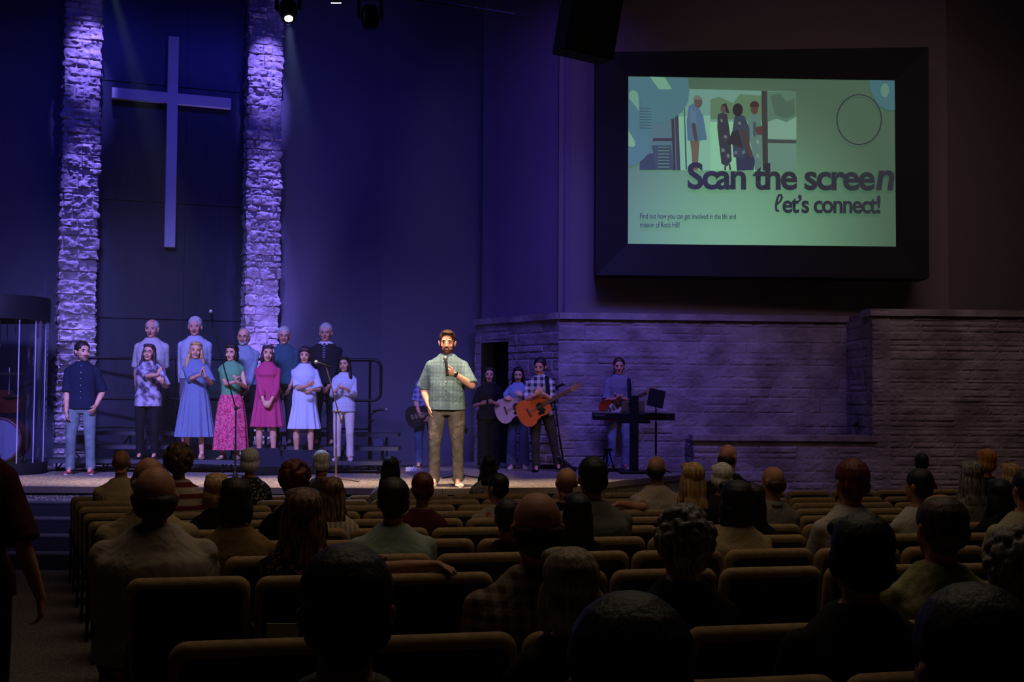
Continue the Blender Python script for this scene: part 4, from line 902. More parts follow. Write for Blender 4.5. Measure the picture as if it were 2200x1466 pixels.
# band
(bg, bk), bgl = place(914, 1006, 776, STAGE, 'person in plaid shirt and jeans with electric guitar, mostly hidden behind the presenter', hp=[(900, 886), (925, 895)], hf=(.26, .2), girth=1.05, hair=('short', H_DARK), top=C_('blue_plaid', '4a5488', 'plaid', '9aa0c0', 4), sleeve=.56, sleeve_r=1.15, hem=.88, bmat=JEAN2, head=(.3, .5, .1), lean=(.20, .15), shoes=(mat('brown_shoe', '5a4038', .8), WHITE))
place(1050, 1008, 790, STAGE, 'woman with long dark hair all in black standing before the dark doorway', hp=[(1032, 868), (1062, 866)], hf=(.22, .24), sex='f', girth=1.2, hair=('long', H_BLACK), top=C_('black_knit', '100c12'), sleeve=.5, sleeve_r=1.2, hem=.85, collar=False, bottom='wide', bmat=C_('black_wide_trousers', '0b0a0f'), smile=False, skin=SKIN3, head=(.0, .0, .05), hdir=((1, -.2, .1), (-1, -.2, .1)), hnrm=((0, .6, .6), (0, .6, .6)), elbow=((-.45, .35, -1), (.45, .35, -1)), curl=(.7, .7))
(gw, gk), gwl = place(1112, 1008, 790, STAGE, 'dark-haired woman in light blue shirt holding a pale acoustic guitar', hp=[(1086, 856), (1120, 850)], hf=(.24, .3), sex='f', hair=('long', H_BLACK), top=C_('chambray_shirt', '7486a8'), sleeve=.55, sleeve_r=1.3, hem=.88, collar=True, bottom='wide', bmat=C_('grey_blue_trousers', '4a4d66'), head=(-.05, .1, 0), shoes=(mat('pale_shoe', 'b8a8ac', .8), WHITE), hdir=((.8, -.1, -.1), (-.5, -.1, .3)), hnrm=((0, 1, 0), (0, 1, 0)), curl=(.5, .5))
(pg, pgk), pgl = place(1162, 1014, 770, STAGE, 'smiling man in black and white plaid shirt with an orange acoustic guitar, hands clasped', hp=[(1148, 850), (1166, 846)], hf=(.33, .33), hair=('short', H_DARK), skin=SKIN, top=C_('mono_plaid', '22232f', 'plaid', 'aaaab8', 3.4), sleeve=.56, sleeve_r=1.1, hem=.86, bmat=C_('olive_dark_trousers', '3c372f', bump=.7), head=(-.25, .2, .12), lean=(.04, -.04), feet=[(-.07, 0), (.27, .12, 0, .3)], shoes=(mat('black_leather', '141213', .4), MATTE), hdir=((.8, -.2, .5), (-.7, -.2, .4)), hnrm=((.2, .6, .6), (-.2, .6, .6)), curl=(.6, .6), vox=.006, buttons=TEETH)
(kp, kk), kpl = place(1329, 1010, 770, STAGE, 'young man in grey t-shirt with a sunburst electric guitar behind the keyboard', hp=[(1322, 858), (1336, 856)], hf=(.28, .28), hair=('short', H_BROWN), skin=SKIN3, top=C_('grey_tee', '6d6c7c'), sleeve=.52, sleeve_r=1.2, hem=.88, collar=False, bmat=C_('pale_jeans', '7c84a0', 'noise', '6c7490', 9), smile=False, shoes=(WHITE, WHITE), head=(-.05, .05, 0), hdir=((.9, -.2, .2), (-.8, -.2, .2)), hnrm=((0, .4, .8), (0, .4, .8)))
# extras worn
def worn(root, name, mb, m, **k): return mb.build(name, m, root, **k)
k_ = None
for o in [o for o in bpy.data.objects if o.get('label', '').startswith('dark-haired woman in short bright pink')]:
    pass
def headband(lbl, mt):
    o = next(o for o in bpy.data.objects if o.get('label') == lbl); h = next(c for c in o.children if c.name.startswith('hair'))
    vs = [Vector(v.co) for v in h.data.vertices]; top = max(v.z for v in vs); c = Vector((0, 0, 0))
    return o, top
o, top = headband(hb['label'], None)
m = MB(); s_ = .95
cz = top - .115
m.tube([(.090 * math.cos(a), -.030 + -.025 * math.sin(a), cz + .110 * math.sin(a)) for a in [PI * (j) / 14 for j in range(15)]], .010, 8); m.build('headband', mat('pale_headband', 'c8b0b8', .7), o)

# ------------------------------------------------------------------ guitars
def guitar(label, loc, ang, kind, topm, S=1., yaw=0.):
    """face towards -Y, neck along +X before being tilted up by ang"""
    R = (Matrix.Rotation(yaw, 4, 'Z') @ Matrix.Rotation(-ang, 4, 'Y')).to_euler()
    t = thing('acoustic_guitar' if kind == 'a' else 'electric_guitar', label, 'guitar', loc, rot=R)
    if kind == 'a':
        xs = [0, .02, .06, .12, .18, .25, .30, .35, .40, .44, .475, .49]; hw = [.05, .12, .175, .200, .190, .150, .135, .142, .150, .140, .10, .05]; dep = .105; bl = .49
    else:
        xs = [0, .03, .08, .14, .20, .26, .31, .36, .40]; hw = [.06, .13, .165, .168, .150, .130, .14, .13, .06]; dep = .045; bl = .36
    def hx(xq, side):
        for i in range(len(xs) - 1):
            if xs[i] <= xq <= xs[i + 1]:
                u = (xq - xs[i]) / (xs[i + 1] - xs[i]); u = u * u * (3 - 2 * u); v = hw[i] * (1 - u) + hw[i + 1] * u; break
        else: v = hw[-1]
        if kind == 'a' and side < 0 and xq > .39: v = min(v, .14 - (xq - .39) * .75 + .03 * math.sin((xq - .39) * 25))
        if kind == 'e' and xq > .33: v *= .8 if side > 0 else .6
        return v
    N_ = 60; cx2 = [xs[-1] * (1 - math.cos(PI * i / N_)) / 2 for i in range(N_ + 1)]; up_ = [(x, hx(x, 1)) for x in cx2]; dn = [(x, -hx(x, -1)) for x in cx2][::-1]
    out = [(x * S - .22 * S, z * S) for x, z in up_ + dn]
    side = mat('guitar_side', '3a1f12' if kind == 'a' else '2a1410', .35)
    m = MB(); n = len(out); vs = [(x, 0, z) for x, z in out] + [(x, dep * S, z) for x, z in out]; m.add(vs, [tuple(range(n))], 1); m.add(vs, [tuple(range(n, 2 * n))[::-1]] + [(i, n + i, n + (i + 1) % n, (i + 1) % n) for i in range(n)], 0)
    m.build('body', [side, topm], t, smooth=False)
    o_ = lambda x: (x - .22) * S
    dk = mat('ebony', '0d0a09', .4); rw = mat('rosewood', '5a3422', .5); brass = CHROME
    if kind == 'a':
        m = MB(); m.lathe([(.0, 0), (.052 * S, 0), (.052 * S, .002), (0, .002)], (o_(.345), -.003, 0), 24, 0, Matrix.Rotation(PI / 2, 3, 'X')); m.build('soundhole', dk, t, smooth=False)
        m = MB(); m.tube([(o_(.345) + .058 * S * math.cos(a), -.002, .058 * S * math.sin(a)) for a in [2 * PI * j / 24 for j in range(25)]], .0022, 6); m.build('rosette', rw, t)
        m = MB(); m.prism([(o_(.33), -.05 * S), (o_(.385), -.035 * S), (o_(.40), -.075 * S), (o_(.36), -.115 * S), (o_(.29), -.11 * S), (o_(.27), -.08 * S), (o_(.30), -.06 * S)], -.003); m.build('pickguard', dk, t, smooth=False)
        m = MB(); m.box((o_(.17), -.006, 0), (.026 * S, .012, .13 * S)); m.build('bridge', rw, t, bevel=.002)
    else:
        m = MB(); m.prism([(o_(.12), -.11 * S), (o_(.22), -.12 * S), (o_(.33), -.07 * S), (o_(.36), .03 * S), (o_(.28), .09 * S), (o_(.18), .06 * S), (o_(.10), -.02 * S)], -.003); m.build('pickguard', mat('white_plastic', 'b0aaa4', .5) if 'sunburst' in label else dk, t, smooth=False)
        for x in (.16, .22, .28):
            m = MB(); m.box((o_(x), -.008, 0), (.018 * S, .010, .08 * S)); m.build('pickup', brass if 'dark' in label else dk, t, bevel=.002)
        m = MB(); m.box((o_(.10), -.008, 0), (.03 * S, .012, .07 * S)); m.build('bridge', brass, t, bevel=.002)
    nl = bl + (.36 if kind == 'a' else .42)
    m = MB(); m.box((o_((bl - .10 + nl) / 2), .002, 0), ((nl - bl + .10) * S, .022 * S, .052 * S)); nk = m.build('neck', rw if kind == 'a' or 'sunburst' in label else dk, t, bevel=.004)
    m = MB()
    for k in range(14): m.box((o_(bl - .06 + (nl - bl + .05) * (1 - .944 ** (k * 1.6)) * 1.35), -.0105, 0), (.003, .003, .05 * S))
    m.build('frets', brass, nk, smooth=False)
    m = MB(); hl = .17; m.prism([(o_(nl), -.026 * S), (o_(nl + .02), -.04 * S), (o_(nl + hl), -.034 * S), (o_(nl + hl + .01), 0), (o_(nl + hl), .034 * S), (o_(nl + .02), .04 * S), (o_(nl), .026 * S)], .016); hd = m.build('headstock', mat('pale_headstock', '8a6a48', .5) if kind == 'a' or 'sunburst' in label else dk, t, smooth=False)
    m = MB()
    for k in range(3):
        for q in (-1, 1): x = o_(nl + .045 + .045 * k); m.cap((x, .006, q * .036 * S), (x, .006, q * .058 * S), .004, .004, 6); m.ell((x, .006, q * .062 * S), (.009, .006, .007), n=8, k=5)
    m.build('tuning_pegs', brass, hd)
    m = MB()
    for k in range(6): z = (-.02 + .008 * k) * S; m.tube([(o_(.12 if kind == 'e' else .17), -.013, z), (o_(nl), -.013, z * .8)], .0012, 4)
    m.build('strings', mat('string_metal', 'b0a890', .35, metal=.8), t)
    return t
gm1 = mat('orange_spruce', 'd2682a', .35, 'wood', 'b8531d', 6); gm2 = mat('pale_spruce', 'b59a98', .4, 'wood', 'a3898a', 6); gm3 = mat('sunburst', '9a3a16', .3, 'noise', '4a1a10', 4); gm4 = mat('dark_guitar_top', '1a1418', .3)
guitar('orange acoustic guitar worn by the man in plaid, its neck pointing up to the right', P(1143, 883, pgl.y - .24), math.radians(29), 'a', gm1, 1.03)
guitar('pale acoustic guitar half hidden behind the orange one', P(1093, 880, gwl.y - .22), math.radians(20), 'a', gm2, .98, yaw=-.15)
guitar('sunburst electric guitar of the young man behind the keyboard', P(1318, 877, kpl.y - .22), math.radians(25), 'e', gm3, 1.0)
guitar('dark electric guitar partly hidden behind the presenter', P(902, 893, bgl.y - .22), math.radians(14), 'e', gm4, 1.0)
# straps
def strap(label, loc, pts, mt):
    t = thing('guitar_strap', label, 'strap', loc); m = MB(); a = [Vector(p) - Vector(loc) for p in pts]
    for i in range(len(a) - 1):
        d = (a[i + 1] - a[i]).normalized(); sd = Vector((.028, 0, 0)) if abs(d.z) > .3 else Vector((0, 0, .028)); n = Vector((0, -.004, 0))
        m.add([a[i] - sd, a[i] + sd, a[i + 1] + sd, a[i + 1] - sd, a[i] - sd + n, a[i] + sd + n, a[i + 1] + sd + n, a[i + 1] - sd + n], [(0, 1, 2, 3), (7, 6, 5, 4), (0, 4, 5, 1), (1, 5, 6, 2), (2, 6, 7, 3), (3, 7, 4, 0)])
    m.build('webbing', mt, t, smooth=False)
y_ = pgl.y
strap('dark guitar strap over the plaid-shirted man\'s shoulder', P(1176, 830, y_ - .17), [P(1172, 804, y_ + .02), P(1174, 808, y_ - .12), P(1177, 828, y_ - .18), P(1178, 850, y_ - .19), P(1168, 872, y_ - .2)], MATTE)
y_ = kpl.y
strap('dark guitar strap over the young man\'s grey t-shirt', P(1350, 830, y_ - .17), [P(1350, 809, y_ + .02), P(1351, 814, y_ - .12), P(1353, 834, y_ - .18), P(1352, 856, y_ - .19)], MATTE)

# ------------------------------------------------------------------ stands, monitors, keyboard
def micstand(label, px, pbase, tops, boom, mic=True, cw=None, tripod=True, mt=BLACK, zb=STAGE, Y=None):
    """boom: list of pixels from clutch to microphone (same depth as stand, slightly nearer at the tip)"""
    b0 = G(px, pbase, zb) if Y is None else P(px, pbase, Y); b0.z = zb; t = thing('microphone_stand', label, 'microphone stand', b0)
    top = P(tops[0], tops[1], b0.y) - b0
    m = MB(); m.cap((0, 0, .04), tuple(top), .011, .010, 8); m.cap((0, 0, .05), (top.x * .5, 0, top.z * .5), .015, .015, 8); m.build('pole', mt, t)
    m = MB(); m.lathe([(0.001, .10), (.02, .10), (.035, .05), (.04, .02), (.001, .02)], n=14); m.build('hub', mt, t)
    for a in (0.5, 2.6, 4.7):
        m = MB(); m.cap((0, 0, .06), (.30 * math.cos(a), .30 * math.sin(a), .012), .009, .009, 8); m.ell((.30 * math.cos(a), .30 * math.sin(a), .013), (.016, .016, .013), n=8, k=5); m.build('leg', mt, t)
    pts = [P(x, y, b0.y - .05 * i) - b0 for i, (x, y) in enumerate(boom)]
    m = MB(); m.tube(pts, .0085, 8, 0, True); bm_ = m.build('boom', mt, t)
    m = MB(); m.ell(top, (.024, .024, .03), n=10, k=7); m.cap(top, top + Vector((.05, 0, .01)), .01, .012, 8); m.build('clutch', mt, t)
    if cw: m = MB(); c = P(cw[0], cw[1], b0.y) - b0; m.tube([pts[0], c], .008, 8); m.ell(c, (.022, .022, .05), n=10, k=7); m.build('counterweight', mt, bm_)
    if mic:
        e = pts[-1]; d = (pts[-1] - pts[-2]).normalized(); d = (Vector((d.x, 0, d.z * .2)) if abs(d.z) < .99 else d).normalized()
        if isinstance(mic, tuple): d = Vector(mic).normalized()
        tm = thing('microphone', 'microphone on the ' + label.split(',')[0], 'microphone', b0 + e); m = MB(); m.tube([-d * .08, d * .10], [.012, .018], 10, 0, True); m.build('handle', BLACK, tm)
        m = MB(); m.ell(d * .13, (.026, .026, .026), n=12, k=8); m.build('grille', mat('mic_grille', '8f8f8c', .5, metal=.5), tm)
    return t
WARM_LIT = mat('warm_lit_metal', '6e6250', .4, metal=.6)  # warm stage light put into the metal's colour
micstand('nearest boom microphone stand, in front of the choir by the suited man', 722, 1038, (722, 885), [(728, 890), (700, 786)], cw=(734, 903), mic=(-1, -.2, .35), mt=WARM_LIT)
micstand('boom microphone stand behind the presenter, by his right leg in the picture', 992, 1031, (989, 872), [(991, 876), (981, 812)], cw=(1001, 924), mic=None)
micstand('thin boom microphone stand before the woman in the patterned skirt', 505, 1030, (507, 878), [(507, 878), (484, 800), (456, 690)], mic=(-.1, -.3, 1))
micstand('thin boom microphone stand before the suited man', 703, 1012, (703, 886), [(703, 886), (697, 840), (693, 775)], mic=None)
micstand('boom microphone stand right of the man with the orange guitar', 1212, 1010, (1191, 864), [(1191, 864), (1191, 850), (1197, 832)], mic=(.6, -.2, .3))
micstand('low curved microphone stand right of the choir risers', 798, 1008, (796, 905), [(796, 905), (797, 890), (812, 882)], mic=(1, -.1, .1))
def wedge(label, px, py, w, h, rz, Y=None):
    b0 = G(px, py, STAGE); t = thing('stage_monitor', label, 'speaker', b0, rz); m = MB()
    m.prism([(-.0, 0), (.36, 0), (.36, h), (.30, h), (-.0, .09)], w, T=lambda v: Vector((v.y - w / 2, v.x - .1, v.z))); m.build('cabinet', MATTE, t, bevel=.008)
    m = MB(); m.prism([(.012, .10), (.285, h - .012), (.280, h), (.006, .108)], w * .9, T=lambda v: Vector((v.y - w * .45, v.x - .108, v.z + .006))); m.build('grille', mat('speaker_grille', '1f2330', .5, metal=.3), t, smooth=False)
wedge('black wedge floor monitor below the woman in pink', 577, 1021, .42, .36, .5)
wedge('wide wedge floor monitor in front of the woman in white dress', 643, 1019, .56, .33, 0)
# keyboard on column stand
kb = G(1357, 1007, STAGE); kb.y = kpl.y - .75; kb = P(1359, 1012, kb.y); kb.z = STAGE
t = thing('keyboard', 'long black electronic keyboard in front of the young guitarist', 'keyboard', P(1360, 895, kb.y)); kw = (P(1448, 895, kb.y).x - P(1273, 895, kb.y).x)
kl = P(1360, 895, kb.y); t.location.z = kl.z - .055
m = MB(); m.box((0, 0, .055), (kw, .30, .11)); m.build('case', mat('keyboard_black', '111116', .4), t, bevel=.01)
m = MB(); m.box((0, .02, .114), (kw * .94, .15, .012)); m.build('keys', mat('key_white', '8a8890', .4), t, smooth=False)
m = MB(); m.box((-.02 + kw * .3, -.151, .06), (kw * .28, .004, .018)); m.build('red_trim', mat('red_strip', '4a1216', .5), t, smooth=False)
m = MB(); m.box((-kw * .42, -.151, .07), (.16, .004, .02)); m.build('maker_plate', mat('plate_grey', '4d4d55', .5), t, smooth=False)
t = thing('keyboard_stand', 'thick black column stand under the keyboard', 'stand', (kb.x, kb.y, STAGE)); zt = P(1359, 853, kb.y).z - STAGE; kz = kl.z - .055 - STAGE
m = MB(); m.box((0, -.22, (zt) / 2 + .02), (.125, .10, zt)); m.build('column', MATTE, t, bevel=.012)
m = MB(); m.box((0, .0, kz - .025), (.5, .34, .04)); m.build('support', BLACK, t, bevel=.005)
m = MB(); m.box((0, -.1, .02), (.42, .5, .04)); m.build('base', BLACK, t, bevel=.008)
for q in (-1, 1):
    m = MB(); m.box((0, 0, .09), (.10, .05, .17)); o = m.build('foam_block', mat('yellow_foam', '5a4f36', .9), None, bevel=.008); o.location = (kb.x + q * .12, kb.y - .05, kl.z + .056)
    tag(o, 'dull yellow foam block on the keyboard, %s of the black column' % ('left' if q < 0 else 'right'), 'foam block', 'foam blocks on the keyboard')
# music stand
b0 = G(1409, 1000, STAGE); b0.y = kb.y - .3; b0 = P(1409, 1005, b0.y); b0.z = STAGE; t = thing('music_stand', 'black music stand right of the keyboard column holding a tilted desk', 'music stand', b0); zt = P(1409, 856, b0.y).z - STAGE
m = MB(); m.cap((0, 0, .03), (0, 0, zt - .04), .012, .010, 8); m.cap((0, 0, .3), (0, 0, zt - .35), .016, .016, 8); m.build('pole', BLACK, t)
m = MB(); m.box((0, -.02, zt), (.24, .012, .27), R=Matrix.Rotation(-.35, 3, 'X') @ Matrix.Rotation(.22, 3, 'Y')); m.box((-.03, -.075, zt - .12), (.24, .05, .012), R=Matrix.Rotation(.22, 3, 'Y')); m.build('desk', MATTE, t, bevel=.002)
for a in (0.4, 2.5, 4.6): m = MB(); m.cap((0, 0, .12), (.25 * math.cos(a), .25 * math.sin(a), .012), .008, .008, 8); m.build('leg', BLACK, t)
# A-shaped floor guitar stand
b0 = G(1305, 1012, STAGE); t = thing('guitar_stand', 'small black A-frame guitar stand on the floor left of the keyboard', 'stand', b0)
for q in (-1, 1): m = MB(); m.cap((q * .10 - .0, -.02, .02), (q * .02, .04, .32), .013, .013, 8); m.build('leg', BLACK, t)
m = MB(); m.cap((-.06, .03, .32), (.06, .03, .32), .018, .018, 8); m.build('yoke', BLACK, t)
m = MB(); m.cap((0, .2, .02), (0, .04, .3), .012, .012, 8); m.build('rear_leg', BLACK, t)
# speaker prop / stand right of man in plaid
b0 = G(1218, 1014, STAGE); t = thing('folding_stand', 'dark folding stand leaning on the floor beside the stone wall', 'stand', b0); m = MB(); m.cap((0.12, -.1, .03), (-.13, 0, .22), .022, .022, 8); m.build('strut', BLACK, t); m = MB(); m.ell((-.13, 0, .22), (.03, .03, .02)); m.build('joint', WARM_LIT, t)
# cables and small items
def cable(label, px, py, n, r, sd, name='cable_coil'):
    rn = random.Random(sd); b0 = G(px, py, STAGE); pts = []
    for i in range(n * 12): a = i * PI / 6; rr = r * (1 + .25 * math.sin(i * .37) + rn.uniform(-.06, .06)); pts.append((rr * math.cos(a), rr * .8 * math.sin(a), .008 + .010 * (i // 12) + rn.uniform(0, .003)))
    m = MB(); m.tube(pts, .006, 6); o = m.build(name, BLACK, None); o.location = b0; tag(o, label, 'cable')
cable('coil of black cable on the floor behind the man in plaid', 1178, 1008, 6, .14, 3); cable('loose coil of black cable near the young guitarist\'s feet', 1312, 1013, 3, .2, 4)
cable('loops of black cable on the floor by the man in navy', 228, 1012, 3, .3, 5)
m = MB(); m.box((0, 0, .03), (.17, .10, .06)); m.tube([(-.03, -.03, .06), (-.03, -.03, .075)], .01, 8); m.tube([(.03, -.03, .06), (.03, -.03, .075)], .01, 8); o = m.build('effects_pedal', mat('pedal_white', 'a8a0b8', .5), None, bevel=.006); o.location = G(884, 1013, STAGE); tag(o, 'small white effects pedal on the floor by the hidden guitarist', 'pedal')
m = MB(); m.box((0, 0, .05), (.14, .1, .1)); o = m.build('small_box', mat('printed_box', '38385a', .6), None, bevel=.004); o.location = P(813, 948, 19.0); o.location.z = RZ[1] + .0; o.location.y = 19.05; tag(o, 'small dark box with white print standing on the risers at their right end', 'box')

# ------------------------------------------------------------------ drum shield and drums at the far left
dc = G(-30, 1016, STAGE); dc = Vector((xat(-25, 17.9), 17.9, STAGE)); R_ = xat(98, 17.9) - dc.x
def rel(px, py, Y=17.9): return P(px, py, Y) - dc
t = thing('drum_shield', 'round drum booth with clear curved panels and a dark canopy ring at the far left', 'drum booth', dc)
za, zb_ = rel(50, 640).z, rel(50, 690).z
m = MB(); m.lathe([(R_ * .96, zb_), (R_, zb_), (R_, za - .02), (R_ * .985, za), (.01, za), (.01, za - .03), (R_ * .93, za - .03), (R_ * .93, zb_)], n=64); m.build('canopy', mat('canopy_dark', '0a0c1c', .6), t)
zf = .16
m = MB(); m.lathe([(.01, 0), (R_, 0), (R_, zf), (.01, zf)], n=64); m.build('platform', mat('drum_platform', '14141c', .7), t)
gl = bpy.data.materials.new('clear_acrylic'); gl.use_nodes = True; nt = gl.node_tree; N = nt.nodes; L = nt.links
tr = N.new('ShaderNodeBsdfTransparent'); tr.inputs[0].default_value = (.80, .84, .92, 1); gs = N.new('ShaderNodeBsdfGlossy'); gs.inputs['Roughness'].default_value = .08; mx = N.new('ShaderNodeMixShader'); lw = N.new('ShaderNodeLayerWeight'); lw.inputs[0].default_value = .25
mu = N.new('ShaderNodeMath'); mu.operation = 'MULTIPLY'; mu.inputs[1].default_value = .5; L.new(lw.outputs['Facing'], mu.inputs[0])
L.new(mu.outputs[0], mx.inputs[0]); L.new(tr.outputs[0], mx.inputs[1]); L.new(gs.outputs[0], mx.inputs[2]); L.new(mx.outputs[0], N['Material Output'].inputs[0])
for k in range(8):
    a0 = -PI / 2 - .9 + k * .36; m = MB(); r = R_ * .965
    pa = [(r * math.cos(a0 + .34 * j / 6), r * math.sin(a0 + .34 * j / 6)) for j in range(7)]; pb = [(x * .988, y * .988) for x, y in pa]
    ring = [(x, y, z) for z in (zf, zb_) for (x, y) in pa]; m.add([(x, y, zf) for x, y in pa] + [(x, y, zb_) for x, y in pa] + [(x, y, zf) for x, y in pb] + [(x, y, zb_) for x, y in pb],
        [(i, i + 1, 8 + i, 7 + i) for i in range(6)] + [(14 + i + 1, 14 + i, 21 + i, 22 + i) for i in range(6)] + [(0, 7, 21, 14), (6, 20, 27, 13)]); m.build('clear_panel', gl, t, smooth=False)
    m = MB(); x, y = r * math.cos(a0 - .01), r * math.sin(a0 - .01); m.tube([(x, y, zf), (x, y, zb_)], .008, 6); m.build('panel_hinge', mat('clear_hinge', 'b8b4d0', .25, spec=.8), t)
dk = thing('drum_kit', 'drum kit inside the clear booth at the far left edge', 'drums', (dc.x, dc.y + .1, STAGE + zf)); o3 = Vector(dk.location) - dc
def rk(px, py, Y=17.95): return P(px, py, Y) - dk.location
c = rk(-2, 946, 17.6); rb = .30
m = MB(); m.lathe([(.001, 0), (rb, 0), (rb, .38), (.001, .38)], c, 40, 0, Matrix.Rotation(-PI / 2, 3, 'X')); bd = m.build('bass_drum', [mat('drum_shell', '6a2a20', .35)], dk)
m = MB(); m.lathe([(.001, -.006), (rb * .94, -.006), (rb * .94, .0)], c, 40, 0, Matrix.Rotation(-PI / 2, 3, 'X')); m.build('drum_head', mat('drum_skin', '9a90a8', .6), bd)
m = MB(); m.tube([(c.x + rb * math.cos(a), c.y - .01, c.z + rb * math.sin(a)) for a in [2 * PI * j / 40 for j in range(41)]], .016, 8); m.build('hoop', mat('hoop_wood', '8a5a4a', .4), bd)
for (px, py, r) in ((5, 868, .15), (24, 880, .17)):
    c = rk(px, py); m = MB(); m.lathe([(.001, 0), (r, 0), (r, .16), (.001, .16)], c, 28, 0, Matrix.Rotation(.3, 3, 'X')); m.build('tom_drum', mat('drum_shell', '6a2a20', .35), dk)
for (px, py, r, zz) in ((20, 803, .20, 0), (18, 850, .19, 0)):
    c = rk(px, py); m = MB(); m.lathe([(.001, .022), (.03, .018), (r, 0), (r, -.003), (.03, .012), (.001, .014)], c, 36, 0, Matrix.Rotation(.05, 3, 'Y') @ Matrix.Rotation(.12, 3, 'X')); m.build('cymbal', mat('cymbal_bronze', '6a6048', .35, metal=.8), dk)
c = rk(20, 803); m = MB(); m.cap((c.x, c.y, .02), (c.x, c.y, c.z + .08), .012, .009, 8)
for a in (0, 2.1, 4.2): m.cap((c.x, c.y, .35), (c.x + .25 * math.cos(a), c.y + .25 * math.sin(a), .01), .008, .008, 6)
m.build('cymbal_stand', CHROME, dk)
c = rk(54, 832); m = MB(); m.cap((c.x, c.y, .02), tuple(c), .010, .009, 8); m.cap(c - Vector((.08, 0, .03)), c + Vector((.10, 0, .06)), .012, .016, 8); m.build('overhead_microphone_stand', BLACK, dk)
for k, (px, y1) in enumerate(((1, 745), (16, 732), (34, 719))):
    m = MB(); a = P(px, 688, 17.8); b_ = P(px, y1, 17.8); m.cap((0, 0, 0), tuple(a - b_), .006, .006, 6); o = m.build('hanging_strip', mat('pale_strip', 'a8a4a0', .5), None); o.location = b_; tag(o, 'thin pale strip hanging inside the drum booth, %s from the left' % ORD[k], 'tube', 'pale strips hanging in the drum booth')  # pale upright strips, modelled as thin rods

# ------------------------------------------------------------------ lights and speaker in the rafters
def headlight(label, px, py, lens, tgt, Y=17.):
    c = P(px, py, Y); t = thing('moving_head_light', label, 'stage light', c)
    m = MB(); m.box((0, 0, .30), (.26, .20, .09)); m.box((0, .0, .38), (.06, .06, .12)); m.build('base', BLACK, t, bevel=.01)
    m = MB(); m.box((-.15, 0, .14), (.035, .12, .30)); m.box((.15, 0, .14), (.035, .12, .30)); m.box((0, 0, .275), (.33, .12, .035)); m.build('yoke', BLACK, t, bevel=.008)
    d = (Vector(tgt) - c).normalized(); q = d.to_track_quat('Z', 'Y').to_matrix()
    m = MB(); m.lathe([(.001, -.17), (.08, -.16), (.115, -.08), (.12, .05), (.10, .15), (.085, .155), (.001, .155)], (0, 0, 0), 24, 0, q); m.build('head', BLACK, t)
    m = MB(); m.lathe([(.001, .158), (.055, .158), (.055, .15), (.001, .15)], (0, 0, 0), 20, 0, q)
    m.build('lens', mat('lit_lens', 'ffffff', .3, emit=9) if lens else mat('dark_lens', '10141e', .1), t); return c, d
c, d = headlight('moving head stage light with a lit white lens beside the right pillar', 619, 22, True, P(640, 300, 15.5), 16.6)
spot('haze_beam', tuple(c + d * .2), tuple(c + d * 6), 16, (.35, .45, 1.0), 1500, .7, .04)
spot('haze_beam', tuple(P(222, -90, 17.6)), tuple(P(300, 190, 18.4)), 10, (.6, .9, .8), 3000, .8, .04)
headlight('dark moving head stage light hanging right of the lit ones', 795, 38, False, P(800, 300, 16.9), 16.8)
c = P(722, 2, 16.6); t = thing('led_par_light', 'small stage light with a cluster of blue-white diodes hanging at the top', 'stage light', c); m = MB(); m.lathe([(.001, .12), (.07, .12), (.085, -.02), (.001, -.02)], (0, 0, 0), 24, 0, Matrix.Rotation(.3, 3, 'X')); m.build('housing', BLACK, t)
m = MB(); Rp = Matrix.Rotation(.3, 3, 'X')
for (x, y) in [(0, 0)] + [(.03 * math.cos(a), .03 * math.sin(a)) for a in [k * PI / 3 for k in range(6)]] + [(.06 * math.cos(a), .06 * math.sin(a)) for a in [k * PI / 6 for k in range(12)]]: m.ell(Rp @ Vector((x, y, -.026)), (.009, .009, .006), n=8, k=5)
m.build('diode_cluster', mat('diode_blue', '9fe0ff', .3, emit=6), t)
# truss pipe
a, b_ = P(872, -4, 16.9), P(1104, 31, 18.2); t = thing('lighting_pipe', 'thin dark lighting pipe crossing the top of the picture', 'pipe', a); m = MB(); m.tube([(-1.5 * (b_ - a).x * .3, -1.5 * (b_ - a).y * .3, -(b_ - a).z * .45), tuple(b_ - a)], .024, 8); m.build('pipe', mat('pipe_grey', '1c1c26', .5), t)
m = MB(); m.cap((b_ - a) * .2, (b_ - a) * .2 + Vector((0, 0, 9.58 - a.z - .2 * (b_ - a).z)), .01, .01, 6); m.cap((b_ - a) * .97, (b_ - a) * .97 + Vector((0, 0, 9.58 - b_.z)), .01, .01, 6); m.build('hanger', BLACK, t)
# flown loudspeaker
c = P(1280, 30, 14.2); t = thing('flown_loudspeaker', 'large black loudspeaker hung from the ceiling left of the screen', 'speaker', c, rot=(.12, .13, .30)); hh = (P(1280, 0, 14.2).z - P(1280, 118, 14.2).z)
m = MB(); m.prism([(-.30, -.46), (.30, -.46), (.30, .75), (-.30, .75)], .45); m.build('cabinet', MATTE, t, bevel=.012)
m = MB(); m.box((0, -.012, .145), (.56, .02, 1.17)); m.build('grille', mat('speaker_grille_dark', '0d0d10', .7), t, bevel=.004)
m = MB(); m.box((-.302, .2, .15), (.01, .42, 1.2)); m.build('blue_lit_side', mat('speaker_side_blue_light', '1a2c55', .6), t, smooth=False)  # blue stage light on the black cabinet, coloured in as a thin sheet
m = MB(); m.cap((0, .2, .7), (0, .2, 2.4), .02, .02, 8); m.build('hanger', BLACK, t)

